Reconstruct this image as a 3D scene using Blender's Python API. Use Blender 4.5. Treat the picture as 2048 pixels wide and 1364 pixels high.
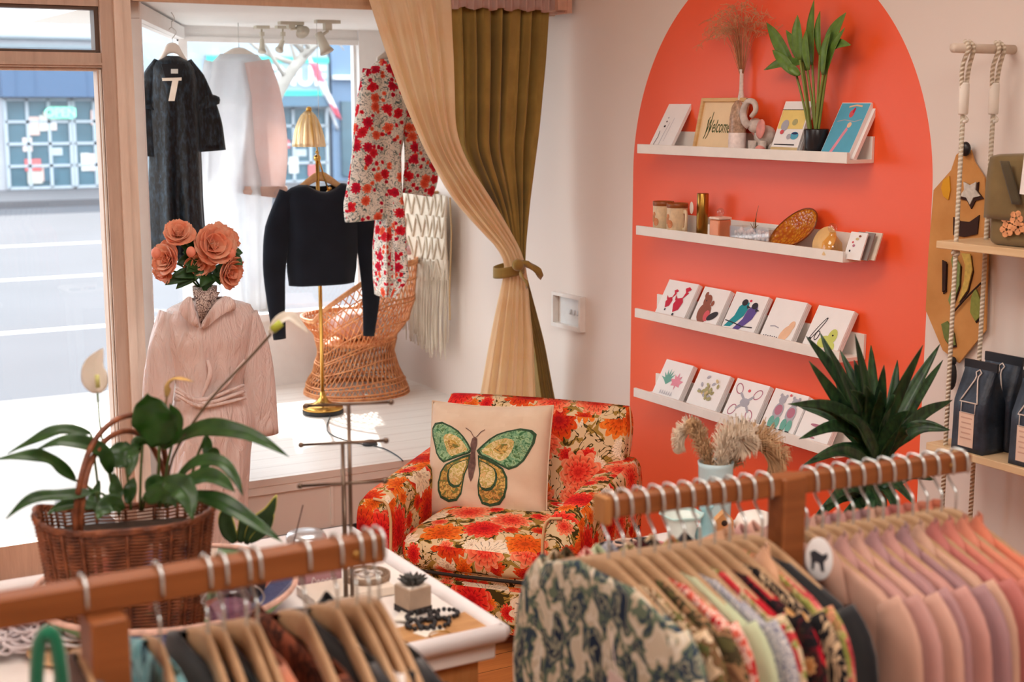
import bpy, bmesh, math, random
from mathutils import Vector as V, Matrix, Euler
for _o in list(bpy.data.objects): bpy.data.objects.remove(_o)
random.seed(7)
R = math.radians; PI = math.pi; sin = math.sin; cos = math.cos
sc = bpy.context.scene
COL = sc.collection
def C(r, g, b):
    f = lambda c: (c/255/12.92) if c <= 10 else ((c/255+.055)/1.055)**2.4
    return (f(r), f(g), f(b), 1.0)

# ---------------------------------------------------------------- camera, sky, sun, lamps, exposure
FPX = 2800.0; PITCH = math.atan(471/FPX); CAMH = 1.8; YAW = R(30)
cd = bpy.data.cameras.new('camera'); cam = bpy.data.objects.new('camera', cd); COL.objects.link(cam)
cam.location = (0, 0, CAMH); cam.rotation_euler = (PI/2-PITCH, 0, -YAW)
cd.sensor_width = 36; cd.lens = FPX*36/2048; cd.clip_start = .05; cd.clip_end = 300
cd.dof.use_dof = True; cd.dof.focus_distance = 4.7; cd.dof.aperture_fstop = 3.6
sc.camera = cam
w = bpy.data.worlds.new('sky'); sc.world = w; w.use_nodes = True
bg = w.node_tree.nodes['Background']; bg.inputs[0].default_value = (.86, .94, 1, 1); bg.inputs[1].default_value = 3.8
def lamp(name, kind, loc, rot, energy, color, **kw):
    d = bpy.data.lights.new(name, kind); d.energy = energy; d.color = color
    for k, v in kw.items(): setattr(d, k, v)
    o = bpy.data.objects.new(name, d); o.location = loc; o.rotation_euler = rot; COL.objects.link(o); return o
lamp('sun', 'SUN', (4, 20, 20), (R(-48), 0, R(-18)), 6.5, (1, .95, .88), angle=R(1.2))
lamp('fill_lamp', 'AREA', (.9, .3, 2.9), (R(12), R(0), 0), 48, (1, .92, .84), size=1.6)  # this and the next two: unseen area lamps added to fill the room
lamp('fill_lamp', 'AREA', (1.4, 3.0, 2.93), (0, R(0), 0), 24, (1, .92, .84), size=1.2)
lamp('fill_lamp', 'AREA', (-1.6, 2.2, 2.93), (0, R(0), 0), 40, (1, .92, .85), size=1.6)
vs = sc.view_settings; vs.view_transform = 'Standard'; vs.look = 'None'; vs.gamma = 1; vs.use_curve_mapping = False; vs.exposure = .42
cy = sc.cycles; cy.max_bounces = 8; cy.diffuse_bounces = 4; cy.glossy_bounces = 3; cy.transmission_bounces = 4
cy.transparent_max_bounces = 14; cy.caustics_reflective = False; cy.caustics_refractive = False
cy.sample_clamp_indirect = 4; cy.use_denoising = True

# ---------------------------------------------------------------- photograph pixel -> point of the room
FW = (sin(YAW), cos(YAW)); RT = (cos(YAW), -sin(YAW))
def ray(x, y):
    u = (x-1024)/FPX; v = (682-y)/FPX
    h = cos(PITCH)+v*sin(PITCH); z = -sin(PITCH)+v*cos(PITCH)
    return V((h*FW[0]+u*RT[0], h*FW[1]+u*RT[1], z)), h
EYE = V((0, 0, CAMH))
def onX(x, y, X): r, h = ray(x, y); return EYE+r*(X/r.x)
def onY(x, y, Y): r, h = ray(x, y); return EYE+r*(Y/r.y)
def onZ(x, y, Z): r, h = ray(x, y); return EYE+r*((Z-CAMH)/r.z)
def onD(x, y, d): r, h = ray(x, y); return EYE+r*(d/h)

# ---------------------------------------------------------------- mesh builder
I4 = Matrix.Identity(4)
def crv(pts, n=16):
    """Catmull-Rom through points"""
    P = [V(p) for p in pts]; P = [2*P[0]-P[1]]+P+[2*P[-1]-P[-2]]; out = []
    m = len(P)-3
    for k in range(n+1):
        t = k/n*m; i = min(int(t), m-1); t -= i
        a, b, c, d = P[i:i+4]
        out.append(.5*((2*b)+(c-a)*t+(2*a-5*b+4*c-d)*t*t+(3*b-a-3*c+d)*t**3))
    return out
def frames(P):
    T = []
    for i in range(len(P)):
        t = P[min(i+1, len(P)-1)]-P[max(i-1, 0)]
        T.append(t.normalized() if t.length > 1e-9 else V((0, 0, 1)))
    a = V((0, 0, 1)) if abs(T[0].z) < .9 else V((1, 0, 0))
    u = T[0].cross(a).normalized(); out = []
    for t in T:
        u = (u-t*u.dot(t)); u = u.normalized() if u.length > 1e-6 else t.orthogonal().normalized()
        out.append((t, u, t.cross(u)))
    return out
class MB:
    def __init__(s, sm=True): s.bm = bmesh.new(); s.mi = 0; s.sm = sm
    def f(s, vs):
        try: f = s.bm.faces.new(vs)
        except ValueError: return None
        f.material_index = s.mi; f.smooth = s.sm; return f
    def v(s, p): return s.bm.verts.new(p)
    def box(s, c, d, rot=None, bev=0, seg=2, M=None):
        vs = bmesh.ops.create_cube(s.bm, size=1)['verts']
        X = Matrix.Translation(c) @ (rot.to_matrix().to_4x4() if rot else I4) @ Matrix.Diagonal((*d, 1))
        if M: X = M @ X
        bmesh.ops.transform(s.bm, matrix=X, verts=vs)
        for f in {f for v in vs for f in v.link_faces}: f.material_index = s.mi; f.smooth = bev > .004
        if bev:
            es = list({e for v in vs for e in v.link_edges})
            r = bmesh.ops.bevel(s.bm, geom=es, offset=bev, segments=seg, profile=.5, affect='EDGES')
            for f in r['faces']: f.material_index = s.mi; f.smooth = True
        return s
    def bb(s, a, b, bev=0): # box from corner to corner
        a, b = V(a), V(b); return s.box((a+b)/2, (abs(b.x-a.x), abs(b.y-a.y), abs(b.z-a.z)), bev=bev)
    def tube(s, pts, r=.01, n=8, cap=True):
        P = [V(p) for p in pts]; F = frames(P); rings = []; k = len(P)
        for i, (p, (t, u, w)) in enumerate(zip(P, F)):
            rr = r(i/(k-1)) if callable(r) else (r[i] if isinstance(r, (list, tuple)) else r)
            rings.append([s.v(p+u*rr*cos(a*2*PI/n)+w*rr*sin(a*2*PI/n)) for a in range(n)])
        s._skin(rings, True, cap); return s
    def _skin(s, rings, closed=True, cap=False):
        for A, B in zip(rings, rings[1:]):
            m = len(A)
            for i in range(m if closed else m-1): s.f((A[i], A[(i+1) % m], B[(i+1) % m], B[i]))
        if cap:
            s.f(list(reversed(rings[0]))); s.f(rings[-1])
    def loft(s, rings, closed=True, cap=False): s._skin([[s.v(p) for p in r] for r in rings], closed, cap); return s
    def lathe(s, prof, c=(0, 0, 0), n=28, M=None, sx=1, sy=1):
        c = V(c); rings = []
        for r, z in prof:
            r = max(r, .0002); ring = [V((r*cos(i*2*PI/n)*sx, r*sin(i*2*PI/n)*sy, z)) for i in range(n)]
            rings.append([s.v(c+(M @ p if M else p)) for p in ring])
        s._skin(rings, True, True); return s
    def ell(s, c, rx, ry=None, rz=None, n=14, m=9, M=None):
        ry = ry or rx; rz = rz or rx
        return s._ell(c, rx, ry, rz, n, m, M)
    def _ell(s, c, rx, ry, rz, n, m, M):
        X = (M.to_3x3() if M else Matrix.Identity(3)); c = V(c); rings = []
        for j in range(m+1):
            a = PI*(j+.02 if j == 0 else (j-.02 if j == m else j))/m
            rings.append([s.v(c+X @ V((rx*sin(a)*cos(i*2*PI/n), ry*sin(a)*sin(i*2*PI/n), -rz*cos(a)))) for i in range(n)])
        s._skin(rings, True, True); return s
    def grid(s, fn, nu, nv, closeu=False):
        g = [[s.v(fn(i/nu, j/nv)) for i in range(nu if closeu else nu+1)] for j in range(nv+1)]
        s._skin(g, closeu); return s
    def poly(s, pts): s.f([s.v(p) for p in pts]); return s
    def prism(s, pts, d): # extrude a polygon by vector d
        d = V(d); A = [s.v(p) for p in pts]; B = [s.v(V(p)+d) for p in pts]; o = s.sm; s.sm = False
        s.f(A); s.f(list(reversed(B)))
        m = len(A)
        for i in range(m): s.f((A[i], A[(i+1) % m], B[(i+1) % m], B[i]))
        s.sm = o; return s
WM = {}
def _finish(o, mb, mats, X):
    bm = mb.bm
    if X is not None: bmesh.ops.transform(bm, matrix=X, verts=bm.verts[:])
    bmesh.ops.recalc_face_normals(bm, faces=bm.faces[:])
    uv = bm.loops.layers.uv.new('UVMap')
    for f in bm.faces:
        n = f.normal; a = max(range(3), key=lambda k: abs(n[k]))
        for l in f.loops:
            p = l.vert.co; l[uv].uv = ((p.y, p.z), (p.x, p.z), (p.x, p.y))[a]
    bm.to_mesh(o.data); bm.free()
    for m in (mats if isinstance(mats, (list, tuple)) else [mats]): o.data.materials.append(m)
def props(o, label=None, cat=None, group=None, kind=None):
    for k, v in (('label', label), ('category', cat), ('group', group), ('kind', kind)):
        if v: o[k] = v
    return o
def thing(name, label, cat, loc=(0, 0, 0), rz=0, group=None, kind=None, rot=None):
    o = bpy.data.objects.new(name, None); COL.objects.link(o); o.empty_display_size = .05
    o.location = loc; o.rotation_euler = rot if rot else (0, 0, rz); WM[o] = Matrix.Translation(loc) @ Euler(rot if rot else (0, 0, rz)).to_matrix().to_4x4()
    return props(o, label, cat, group, kind)
def part(name, mb, mats, par, label=None, world=False, solid=0, sub=0, kind=None):
    o = bpy.data.objects.new(name, bpy.data.meshes.new(name)); COL.objects.link(o)
    _finish(o, mb, mats, WM[par].inverted() if world else None); o.parent = par; WM[o] = WM[par]
    return mods(props(o, label, kind=kind), solid, sub)
def mods(o, solid, sub):
    if sub: m = o.modifiers.new('s', 'SUBSURF'); m.levels = m.render_levels = sub
    if solid: m = o.modifiers.new('t', 'SOLIDIFY'); m.thickness = solid; m.offset = 0
    return o
def solo(name, mb, mats, label=None, cat=None, group=None, kind=None, solid=0, sub=0):
    """a thing that is one mesh, built in room coordinates, origin at its base"""
    o = bpy.data.objects.new(name, bpy.data.meshes.new(name)); COL.objects.link(o)
    xs = [v.co for v in mb.bm.verts]
    b = V(((min(p.x for p in xs)+max(p.x for p in xs))/2, (min(p.y for p in xs)+max(p.y for p in xs))/2, min(p.z for p in xs)))
    _finish(o, mb, mats, Matrix.Translation(-b)); o.location = b; WM[o] = Matrix.Translation(b)
    return mods(props(o, label, cat, group, kind), solid, sub)
def struct(name, mb, mats, label=None, solid=0): 
    o = bpy.data.objects.new(name, bpy.data.meshes.new(name)); COL.objects.link(o)
    _finish(o, mb, mats, None); WM[o] = I4.copy(); return mods(props(o, label, kind='structure'), solid, 0)
def text_into(mb, body, M, size, extrude=.0008, shear=0, align='CENTER', bold=0):
    cu = bpy.data.curves.new('t', 'FONT'); cu.body = body; cu.size = size; cu.extrude = extrude; cu.shear = shear; cu.align_x = align; cu.align_y = 'CENTER'; cu.offset = bold
    o = bpy.data.objects.new('t', cu); COL.objects.link(o); bpy.context.view_layer.update()
    me = bpy.data.meshes.new_from_object(o.evaluated_get(bpy.context.evaluated_depsgraph_get()))
    k = len(mb.bm.verts); kf = len(mb.bm.faces); mb.bm.from_mesh(me); mb.bm.verts.ensure_lookup_table(); mb.bm.faces.ensure_lookup_table()
    bmesh.ops.transform(mb.bm, matrix=M, verts=mb.bm.verts[k:])
    for f in mb.bm.faces[kf:]: f.material_index = mb.mi; f.smooth = False
    bpy.data.objects.remove(o); bpy.data.meshes.remove(me); bpy.data.curves.remove(cu)

# ---------------------------------------------------------------- materials
class NT:
    def __init__(s, name):
        s.m = bpy.data.materials.new(name); s.m.use_nodes = True; s.t = s.m.node_tree; s.n = s.t.nodes; s.b = s.n['Principled BSDF']; s.out = s.n['Material Output']
    def new(s, t, **k):
        n = s.n.new('ShaderNode'+t)
        for a, b in k.items(): setattr(n, a, b)
        return n
    def put(s, sock, v):
        if hasattr(v, 'links') or isinstance(v, bpy.types.NodeSocket): s.t.links.new(v, sock)
        else: sock.default_value = v
    def M(s, op, a, b=None, c=None, clamp=False):
        n = s.new('Math', operation=op, use_clamp=clamp)
        for i, x in enumerate((a, b, c)):
            if x is not None: s.put(n.inputs[i], x)
        return n.outputs[0]
    def VM(s, op, a, b=None):
        n = s.new('VectorMath', operation=op); s.put(n.inputs[0], a)
        if b is not None: s.put(n.inputs[1], b)
        return n.outputs['Value'] if op in ('LENGTH', 'DOT_PRODUCT', 'DISTANCE') else n.outputs[0]
    def VS(s, v, k): n = s.new('VectorMath', operation='SCALE'); s.put(n.inputs[0], v); n.inputs['Scale'].default_value = k; return n.outputs[0]
    def mix(s, f, a, b, mode='MIX'):
        n = s.new('Mix', data_type='RGBA', blend_type=mode); s.put(n.inputs[0], f); s.put(n.inputs[6], a); s.put(n.inputs[7], b); return n.outputs[2]
    def ramp(s, f, stops, interp='LINEAR'):
        n = s.new('ValToRGB'); cr = n.color_ramp; cr.interpolation = interp
        while len(cr.elements) < len(stops): cr.elements.new(.5)
        for e, (p, c) in zip(cr.elements, stops): e.position = p; e.color = c if len(c) == 4 else (*c, 1)
        s.put(n.inputs[0], f); return n.outputs[0]
    def noise(s, vec, scale, detail=2, rough=.5, out=0, dist=0):
        n = s.new('TexNoise'); s.put(n.inputs['Vector'], vec); n.inputs['Scale'].default_value = scale; n.inputs['Detail'].default_value = detail
        n.inputs['Roughness'].default_value = rough; n.inputs['Distortion'].default_value = dist; return n.outputs[out]
    def uv(s): return s.new('TexCoord').outputs['UV']
    def ob(s): return s.new('TexCoord').outputs['Object']
    def sep(s, v): n = s.new('SeparateXYZ'); s.put(n.inputs[0], v); return n.outputs
    def comb(s, x, y, z=0.): n = s.new('CombineXYZ'); [s.put(n.inputs[i], q) for i, q in enumerate((x, y, z))]; return n.outputs[0]
    def bump(s, h, strength=.3, dist=.002):
        n = s.new('Bump'); n.inputs['Strength'].default_value = strength; n.inputs['Distance'].default_value = dist; s.put(n.inputs['Height'], h); s.put(s.b.inputs['Normal'], n.outputs[0])
    def set(s, **k):
        for a, v in k.items(): s.put(s.b.inputs[a.replace('_', ' ')], v)
        return s
_mc = {}
def mat(rgb, rough=.6, metal=0., var=.06, nscale=18, bump=0., spec=.4, trans=0., sheen=0., alpha=1., emit=None, coat=0.):
    key = (rgb, rough, metal, var, nscale, bump, spec, trans, sheen, alpha, emit, coat)
    if key in _mc: return _mc[key]
    n = NT('paint_%d_%d_%d' % rgb); c = C(*rgb)
    if var:
        f = n.noise(n.ob(), nscale, 3); k = 1-var; d = tuple(x*k for x in c[:3])+(1,); l = tuple(min(1, x*(1+var)) for x in c[:3])+(1,)
        n.set(Base_Color=n.ramp(f, [(.3, d), (.7, l)]))
        if bump: n.bump(n.noise(n.ob(), nscale*5, 3), bump)
    else: n.set(Base_Color=c)
    n.set(Roughness=rough, Metallic=metal, Specular_IOR_Level=spec, Alpha=alpha)
    if trans: n.set(Transmission_Weight=trans, IOR=1.4)
    if sheen: n.set(Sheen_Weight=sheen)
    if coat: n.set(Coat_Weight=coat)
    if emit: n.set(Emission_Color=c, Emission_Strength=emit)
    _mc[key] = n.m; return n.m
def cloth(rgb, rgb2=None, rough=.85, weave=500, sheer=0., transl=0., fold=0., sheen=.2, spec=.2):
    key = ('cloth', rgb, rgb2, rough, weave, sheer, transl, fold)
    if key in _mc: return _mc[key]
    n = NT('cloth_%d_%d_%d' % rgb); c = C(*rgb); c2 = C(*(rgb2 or tuple(int(x*.9) for x in rgb)))
    f = n.noise(n.uv(), 9, 4); col = n.ramp(f, [(.3, c2), (.7, c)])
    n.set(Base_Color=col, Roughness=rough, Specular_IOR_Level=spec, Sheen_Weight=sheen)
    n.bump(n.noise(n.uv(), weave, 1), .15, .001)
    last = n.b.outputs[0]
    if transl:
        t = n.new('BsdfTranslucent'); n.put(t.inputs[0], col); m = n.new('MixShader'); m.inputs[0].default_value = transl
        n.t.links.new(last, m.inputs[1]); n.t.links.new(t.outputs[0], m.inputs[2]); last = m.outputs[0]
    if sheer:
        t = n.new('BsdfTransparent'); m = n.new('MixShader'); m.inputs[0].default_value = sheer
        n.t.links.new(last, m.inputs[1]); n.t.links.new(t.outputs[0], m.inputs[2]); last = m.outputs[0]
    n.t.links.new(last, n.out.inputs[0]); _mc[key] = n.m; return n.m
def glass(name, tint=(1, 1, 1, 1), refl=.06, rough=.02):
    n = NT(name); t = n.new('BsdfTransparent'); t.inputs[0].default_value = tint; g = n.new('BsdfGlossy'); g.inputs['Roughness'].default_value = rough
    m = n.new('MixShader'); m.inputs[0].default_value = refl; n.t.links.new(t.outputs[0], m.inputs[1]); n.t.links.new(g.outputs[0], m.inputs[2]); n.t.links.new(m.outputs[0], n.out.inputs[0]); return n.m
def wood(name, a, b, scale=(2, 30, 30), rough=.5, axis=0, planks=None):
    n = NT(name); sc_ = list(scale); 
    v = n.VM('MULTIPLY', n.ob(), tuple(sc_)); f = n.noise(v, 1.5, 5, .6, dist=.6)
    col = n.ramp(f, [(.25, C(*a)), (.75, C(*b))])
    if planks:
        ax, wd, gap = planks; q = n.M('FRACT', n.M('DIVIDE', n.sep(n.ob())[ax], wd)); m = n.M('LESS_THAN', q, gap)
        col = n.mix(m, col, C(*[int(x*.45) for x in a]))
    n.set(Base_Color=col, Roughness=rough, Specular_IOR_Level=.35); n.bump(f, .12); return n.m
def blooms(name, ground, sets, scale, r0=.46, leaf=None, leafscale=3.0, petals=(5, 12), density=1.0, rough=.9, leafamt=.52, second=.55):
    """printed flowers: sets = list of ramps (centre->rim) picked at random per flower; leaf = two leaf colours"""
    n = NT(name); uv = n.uv()
    wob = n.VS(n.VM('SUBTRACT', n.noise(uv, scale*1.8, 3, out=1), (.5, .5, .5)), .30/scale)
    uvw = n.VM('ADD', uv, wob)
    col = n.mix(n.M('MULTIPLY', n.noise(uv, scale*.9, 3), .5), C(*ground), C(*[int(x*.8) for x in ground]))
    if leaf:
        lf = n.noise(uvw, scale*leafscale, 2, .5, dist=1.2); ln = n.noise(uvw, scale*leafscale*.7, 2, .5, dist=2)
        col = n.mix(n.M('GREATER_THAN', lf, leafamt), col, C(*leaf[0])); col = n.mix(n.M('GREATER_THAN', lf, leafamt+.10), col, C(*leaf[1]))
        st = n.M('LESS_THAN', n.M('ABSOLUTE', n.M('SUBTRACT', ln, .5)), .018); col = n.mix(st, col, C(*leaf[1]))
    def layer(col, sca, off, rr, share):
        p = n.VM('ADD', n.VS(uvw, sca), (off, off*1.7, 0))
        vo = n.new('TexVoronoi', voronoi_dimensions='2D'); vo.inputs['Scale'].default_value = 1; vo.inputs['Randomness'].default_value = .75; n.put(vo.inputs['Vector'], p)
        d = n.sep(n.VM('SUBTRACT', p, vo.outputs['Position'])); rnd = n.sep(vo.outputs['Color'])
        r = n.M('SQRT', n.M('ADD', n.M('MULTIPLY', d[0], d[0]), n.M('MULTIPLY', d[1], d[1]))); an = n.M('ARCTAN2', d[1], d[0])
        k = n.M('ROUND', n.M('ADD', petals[0], n.M('MULTIPLY', rnd[1], petals[1]-petals[0])))
        q = n.M('DIVIDE', r, rr)
        # several rings of petals: the petal wave turns by half a petal from ring to ring
        ring = n.M('FLOOR', n.M('MULTIPLY', q, 4)); wave = n.M('ABSOLUTE', n.M('COSINE', n.M('ADD', n.M('MULTIPLY', n.M('MULTIPLY', an, k), .5), n.M('MULTIPLY', ring, 1.57))))
        edge = n.M('ADD', .72, n.M('MULTIPLY', wave, .28)); mask = n.M('LESS_THAN', q, edge); mask = n.M('MULTIPLY', mask, n.M('LESS_THAN', rnd[2], share))
        tone = n.M('ADD', n.M('MULTIPLY', q, .72), n.M('MULTIPLY', n.M('FRACT', n.M('ADD', n.M('MULTIPLY', q, 4), n.M('MULTIPLY', wave, -.35))), .26))
        fl = None; m = len(sets)
        for i, rp in enumerate(sets):
            c = n.ramp(tone, [(j/(len(rp)-1), C(*x)) for j, x in enumerate(rp)])
            fl = c if fl is None else n.mix(n.M('GREATER_THAN', rnd[0], i/m), fl, c)
        dark = n.M('MULTIPLY', n.M('LESS_THAN', wave, .22), n.M('GREATER_THAN', q, .3)); fl = n.mix(n.M('MULTIPLY', dark, .55), fl, C(*[int(x*.35) for x in sets[0][0]]))
        return n.mix(mask, col, fl)
    if second: col = layer(col, scale*1.9, 3.3, r0*.8, second)
    col = layer(col, scale, 0., r0, density)
    n.set(Base_Color=col, Roughness=rough, Specular_IOR_Level=.15); n.bump(n.noise(uv, 700, 1), .12, .001); return n.m
def blotch(name, cols, scale, rough=.9, sharp=True, stretch=(1, 1, 1), transl=0):
    n = NT(name); v = n.VM('MULTIPLY', n.uv(), stretch); f = n.noise(v, scale, 3, .55, dist=.8)
    k = len(cols); lo, hi = .32, .66
    st = [(0 if i == 0 else lo+(hi-lo)*i/(k), C(*c)) for i, c in enumerate(cols)]
    n.set(Base_Color=n.ramp(f, st, 'CONSTANT' if sharp else 'LINEAR'), Roughness=rough, Specular_IOR_Level=.2); n.bump(n.noise(n.uv(), 600, 1), .1, .001); return n.m
# ================================================================ the setting
XW = 3.32; YF = 5.37; YB = 7.1
white = mat((236, 230, 222), .55, var=.03)
def wall_paint():
    n = NT('wall_paint'); q = n.sep(n.ob()); y, z = q[1], q[2]
    dy = n.M('SUBTRACT', y, 3.945); dz = n.M('MAXIMUM', n.M('SUBTRACT', z, 1.53), 0.)
    inside = n.M('LESS_THAN', n.M('ADD', n.M('MULTIPLY', dy, dy), n.M('MULTIPLY', dz, dz)), .811*.811)
    base = n.mix(n.noise(n.ob(), 1.2, 3), C(232, 218, 208), C(238, 226, 216))
    coral = n.mix(n.noise(n.ob(), 2.5, 3), C(252, 90, 38), C(254, 98, 46))
    n.set(Base_Color=n.mix(inside, base, coral), Roughness=n.M('ADD', .42, n.M('MULTIPLY', n.M('SUBTRACT', 1., inside), .2)), Specular_IOR_Level=.75)
    n.bump(n.noise(n.ob(), 60, 3), .06); return n.m
plain = mat((232, 216, 204), .7, var=.02)
cool = mat((238, 236, 234), .6, var=.02)
floor_m = wood('floor_boards', (150, 84, 40), (196, 124, 66), (1.5, 14, 14), .4, planks=(1, .11, .03))
struct('floor', MB().bb((-3.5, -3, -.1), (XW, 5.4, 0)), floor_m)
struct('ceiling', MB().bb((-3.5, -3, 3.0), (XW+.13, 5.5, 3.1)), mat((240, 234, 226), .8, var=.02))
struct('wall_right', MB().bb((XW, -3, 0), (XW+.13, YB+.1, 3.1)), wall_paint())
struct('wall_left', MB().bb((-3.63, -3, 0), (-3.5, 5.5, 3.1)), plain)
struct('wall_back', MB().bb((-3.63, -3.13, 0), (XW+.13, -3, 3.1)), plain)
m = MB().bb((-3.5, YF, 0), (.42, YF+.12, 3)).bb((.42, YF, 2.24), (1.37, YF+.12, 3)).bb((1.37, YF+.02, 2.30), (XW, YF+.12, 3))
struct('wall_front', m, plain)
# weathered paint of the old door and its post
def worn(name, a, b, chips):
    n = NT(name); v = n.VM('MULTIPLY', n.ob(), (14, 14, 1.6)); f = n.noise(v, 2, 5, .65, dist=.4)
    col = n.ramp(f, [(.25, C(*a)), (.7, C(*b))]); ch = n.noise(n.ob(), 7, 6, .7)
    n.set(Base_Color=n.mix(n.M('GREATER_THAN', ch, .70), col, C(*chips)), Roughness=.6); n.bump(f, .2); return n.m
oldp = worn('worn_beige_paint', (186, 160, 142), (212, 188, 170), (110, 84, 70))
oldl = worn('worn_cream_paint', (222, 202, 184), (242, 226, 210), (170, 138, 116))
mb = MB().bb((1.372, YF-.065, 0), (1.402, YF+.1, 3)); mb.bb((1.406, YF-.05, 0), (1.438, YF+.1, 3)); mb.bb((1.438, YF+.0, .0), (1.446, YF+.09, 3))
struct('trim_1', mb, oldl)
struct('trim_2', MB().bb((1.452, YF-.02, 2.192), (XW-.02, YF+.10, 2.31)).bb((1.452, YF-.03, 2.185), (XW-.02, YF-.005, 2.20)), worn('beam_paint', (196, 160, 132), (216, 184, 156), (170, 130, 104)))
# glazed door with a transom light above it
d1 = thing('door_1', 'worn beige wooden street door with large glass pane and a transom light above', None, (.9, YF, 0), kind='structure'); 
Y0, Y1 = YF-.02, YF+.04
part('frame_post', MB().bb((1.325, YF-.045, 0), (1.375, YF+.09, 2.3)), oldp, d1, world=True)
part('frame_post', MB().bb((.42, YF-.045, 0), (.47, YF+.09, 2.3)), oldp, d1, world=True)
part('frame_head', MB().bb((.47, YF-.03, 2.16), (1.325, YF+.09, 2.27)), oldp, d1, world=True)
part('transom_bar', MB().bb((.47, YF-.035, 1.938), (1.325, YF+.07, 1.992)).bb((.47, YF-.045, 1.946), (1.325, YF-.03, 1.956)), oldp, d1, world=True)
s1 = part('sash', MB().bb((1.309, Y0, 1.995), (1.325, Y1, 2.16)).bb((.47, Y0+.001, 1.992), (1.309, Y1-.001, 2.002)).bb((.47, Y0+.001, 2.148), (1.309, Y1-.001, 2.16)), mat((96, 76, 64), .6), d1, world=True)
pane_m = glass('window_pane', refl=.05)
part('transom_pane', MB().bb((.47, YF+.01, 2.0), (1.31, YF+.014, 2.15)), pane_m, s1, world=True)
st = part('door_leaf', MB().bb((1.311, Y0, .005), (1.3245, Y1, 1.936)).bb((.60, Y0+.001, .005), (1.311, Y1-.001, .16)).bb((.60, Y0+.001, 1.926), (1.311, Y1-.001, 1.937)).bb((.4705, Y0, .005), (.60, Y1, 1.937)), oldp, d1, world=True)
part('beading', MB().bb((1.316, Y0-.012, .16), (1.323, Y0, 1.93)), mat((232, 226, 216), .5), st, world=True)
part('door_pane', MB().bb((.60, YF+.01, .16), (1.312, YF+.014, 1.93)), pane_m, st, world=True)

# display alcove: platform, ceiling, low walls and glazing
def planks():
    n = NT('white_boards'); q = n.M('FRACT', n.M('DIVIDE', n.sep(n.ob())[1], .14)); m_ = n.M('LESS_THAN', q, .03)
    c = n.mix(n.noise(n.VM('MULTIPLY', n.ob(), (2, 20, 1)), 2, 4), C(226, 216, 206), C(240, 234, 226)); n.set(Base_Color=n.mix(m_, c, C(196, 182, 170)), Roughness=.32, Specular_IOR_Level=.5); return n.m
struct('floor_platform', MB().bb((1.45, YF-.085, .27), (XW, YB+.05, .30)).bb((1.46, YF-.07, 0), (XW, YB, .27)), planks())
mb = MB()
for x in (1.62, 2.18, 2.74): mb.bb((x, YF-.076, .06), (x+.012, YF-.069, .27))
mb.bb((1.46, YF-.082, .235), (XW, YF-.069, .27))
struct('trim_3', mb, white)
struct('baseboard_platform', MB().bb((1.46, YF-.08, 0), (XW, YF-.07, .05)), mat((40, 36, 36), .5))
struct('ceiling_alcove', MB().bb((1.45, YF+.1, 2.2), (XW, YB+.15, 2.3)), mat((240, 240, 238), .7, var=.01))
struct('wall_sill', MB().bb((2.15, YB, 0), (XW, YB+.1, .69)).bb((2.13, YB-.03, .66), (XW, YB+.02, .70)), cool)
w2 = thing('window_2', 'wide white framed shop window at the back of the display alcove', None, (2.65, YB, .69), kind='structure')
part('frame', MB().bb((2.15, YB, 2.135), (XW, YB+.08, 2.2)).bb((3.135, YB-.02, .69), (XW, YB+.09, 2.2)).bb((3.12, YB+.02, .69), (3.14, YB+.06, 2.14)).bb((2.15, YB-.01, .69), (2.195, YB+.08, 2.2)).bb((2.15, YB-.012, 2.12), (3.15, YB+.02, 2.145)), cool, w2, world=True)
part('pane', MB().bb((2.19, YB+.03, .69), (3.13, YB+.034, 2.13)), pane_m, w2, world=True)
a_ = V((1.47, YF+.09, 0)); b_ = V((2.15, YB, 0)); rot = Euler((0, 0, math.atan2(b_.y-a_.y, b_.x-a_.x))); L = (b_-a_).length; mid = (a_+b_)/2
struct('wall_splay', MB().box((mid.x, mid.y, .345), (L, .08, .69), rot), cool)
w3 = thing('window_3', 'angled white framed side window of the display alcove behind the black dress', None, (mid.x, mid.y, .69), kind='structure')
part('frame', MB().box((mid.x, mid.y, 2.16), (L, .07, .06), rot).box((a_.x+.02, a_.y+.03, 1.45), (.05, .06, 1.5), rot), cool, w3, world=True)
part('pane', MB().box((mid.x, mid.y, 1.41), (L, .005, 1.44), rot), pane_m, w3, world=True)
# dark capping along the right wall, seen low at the right edge
struct('trim_4', MB().bb((XW-.03, 1.2, .40), (XW, 2.78, .435)), mat((44, 40, 42), .5))

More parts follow.
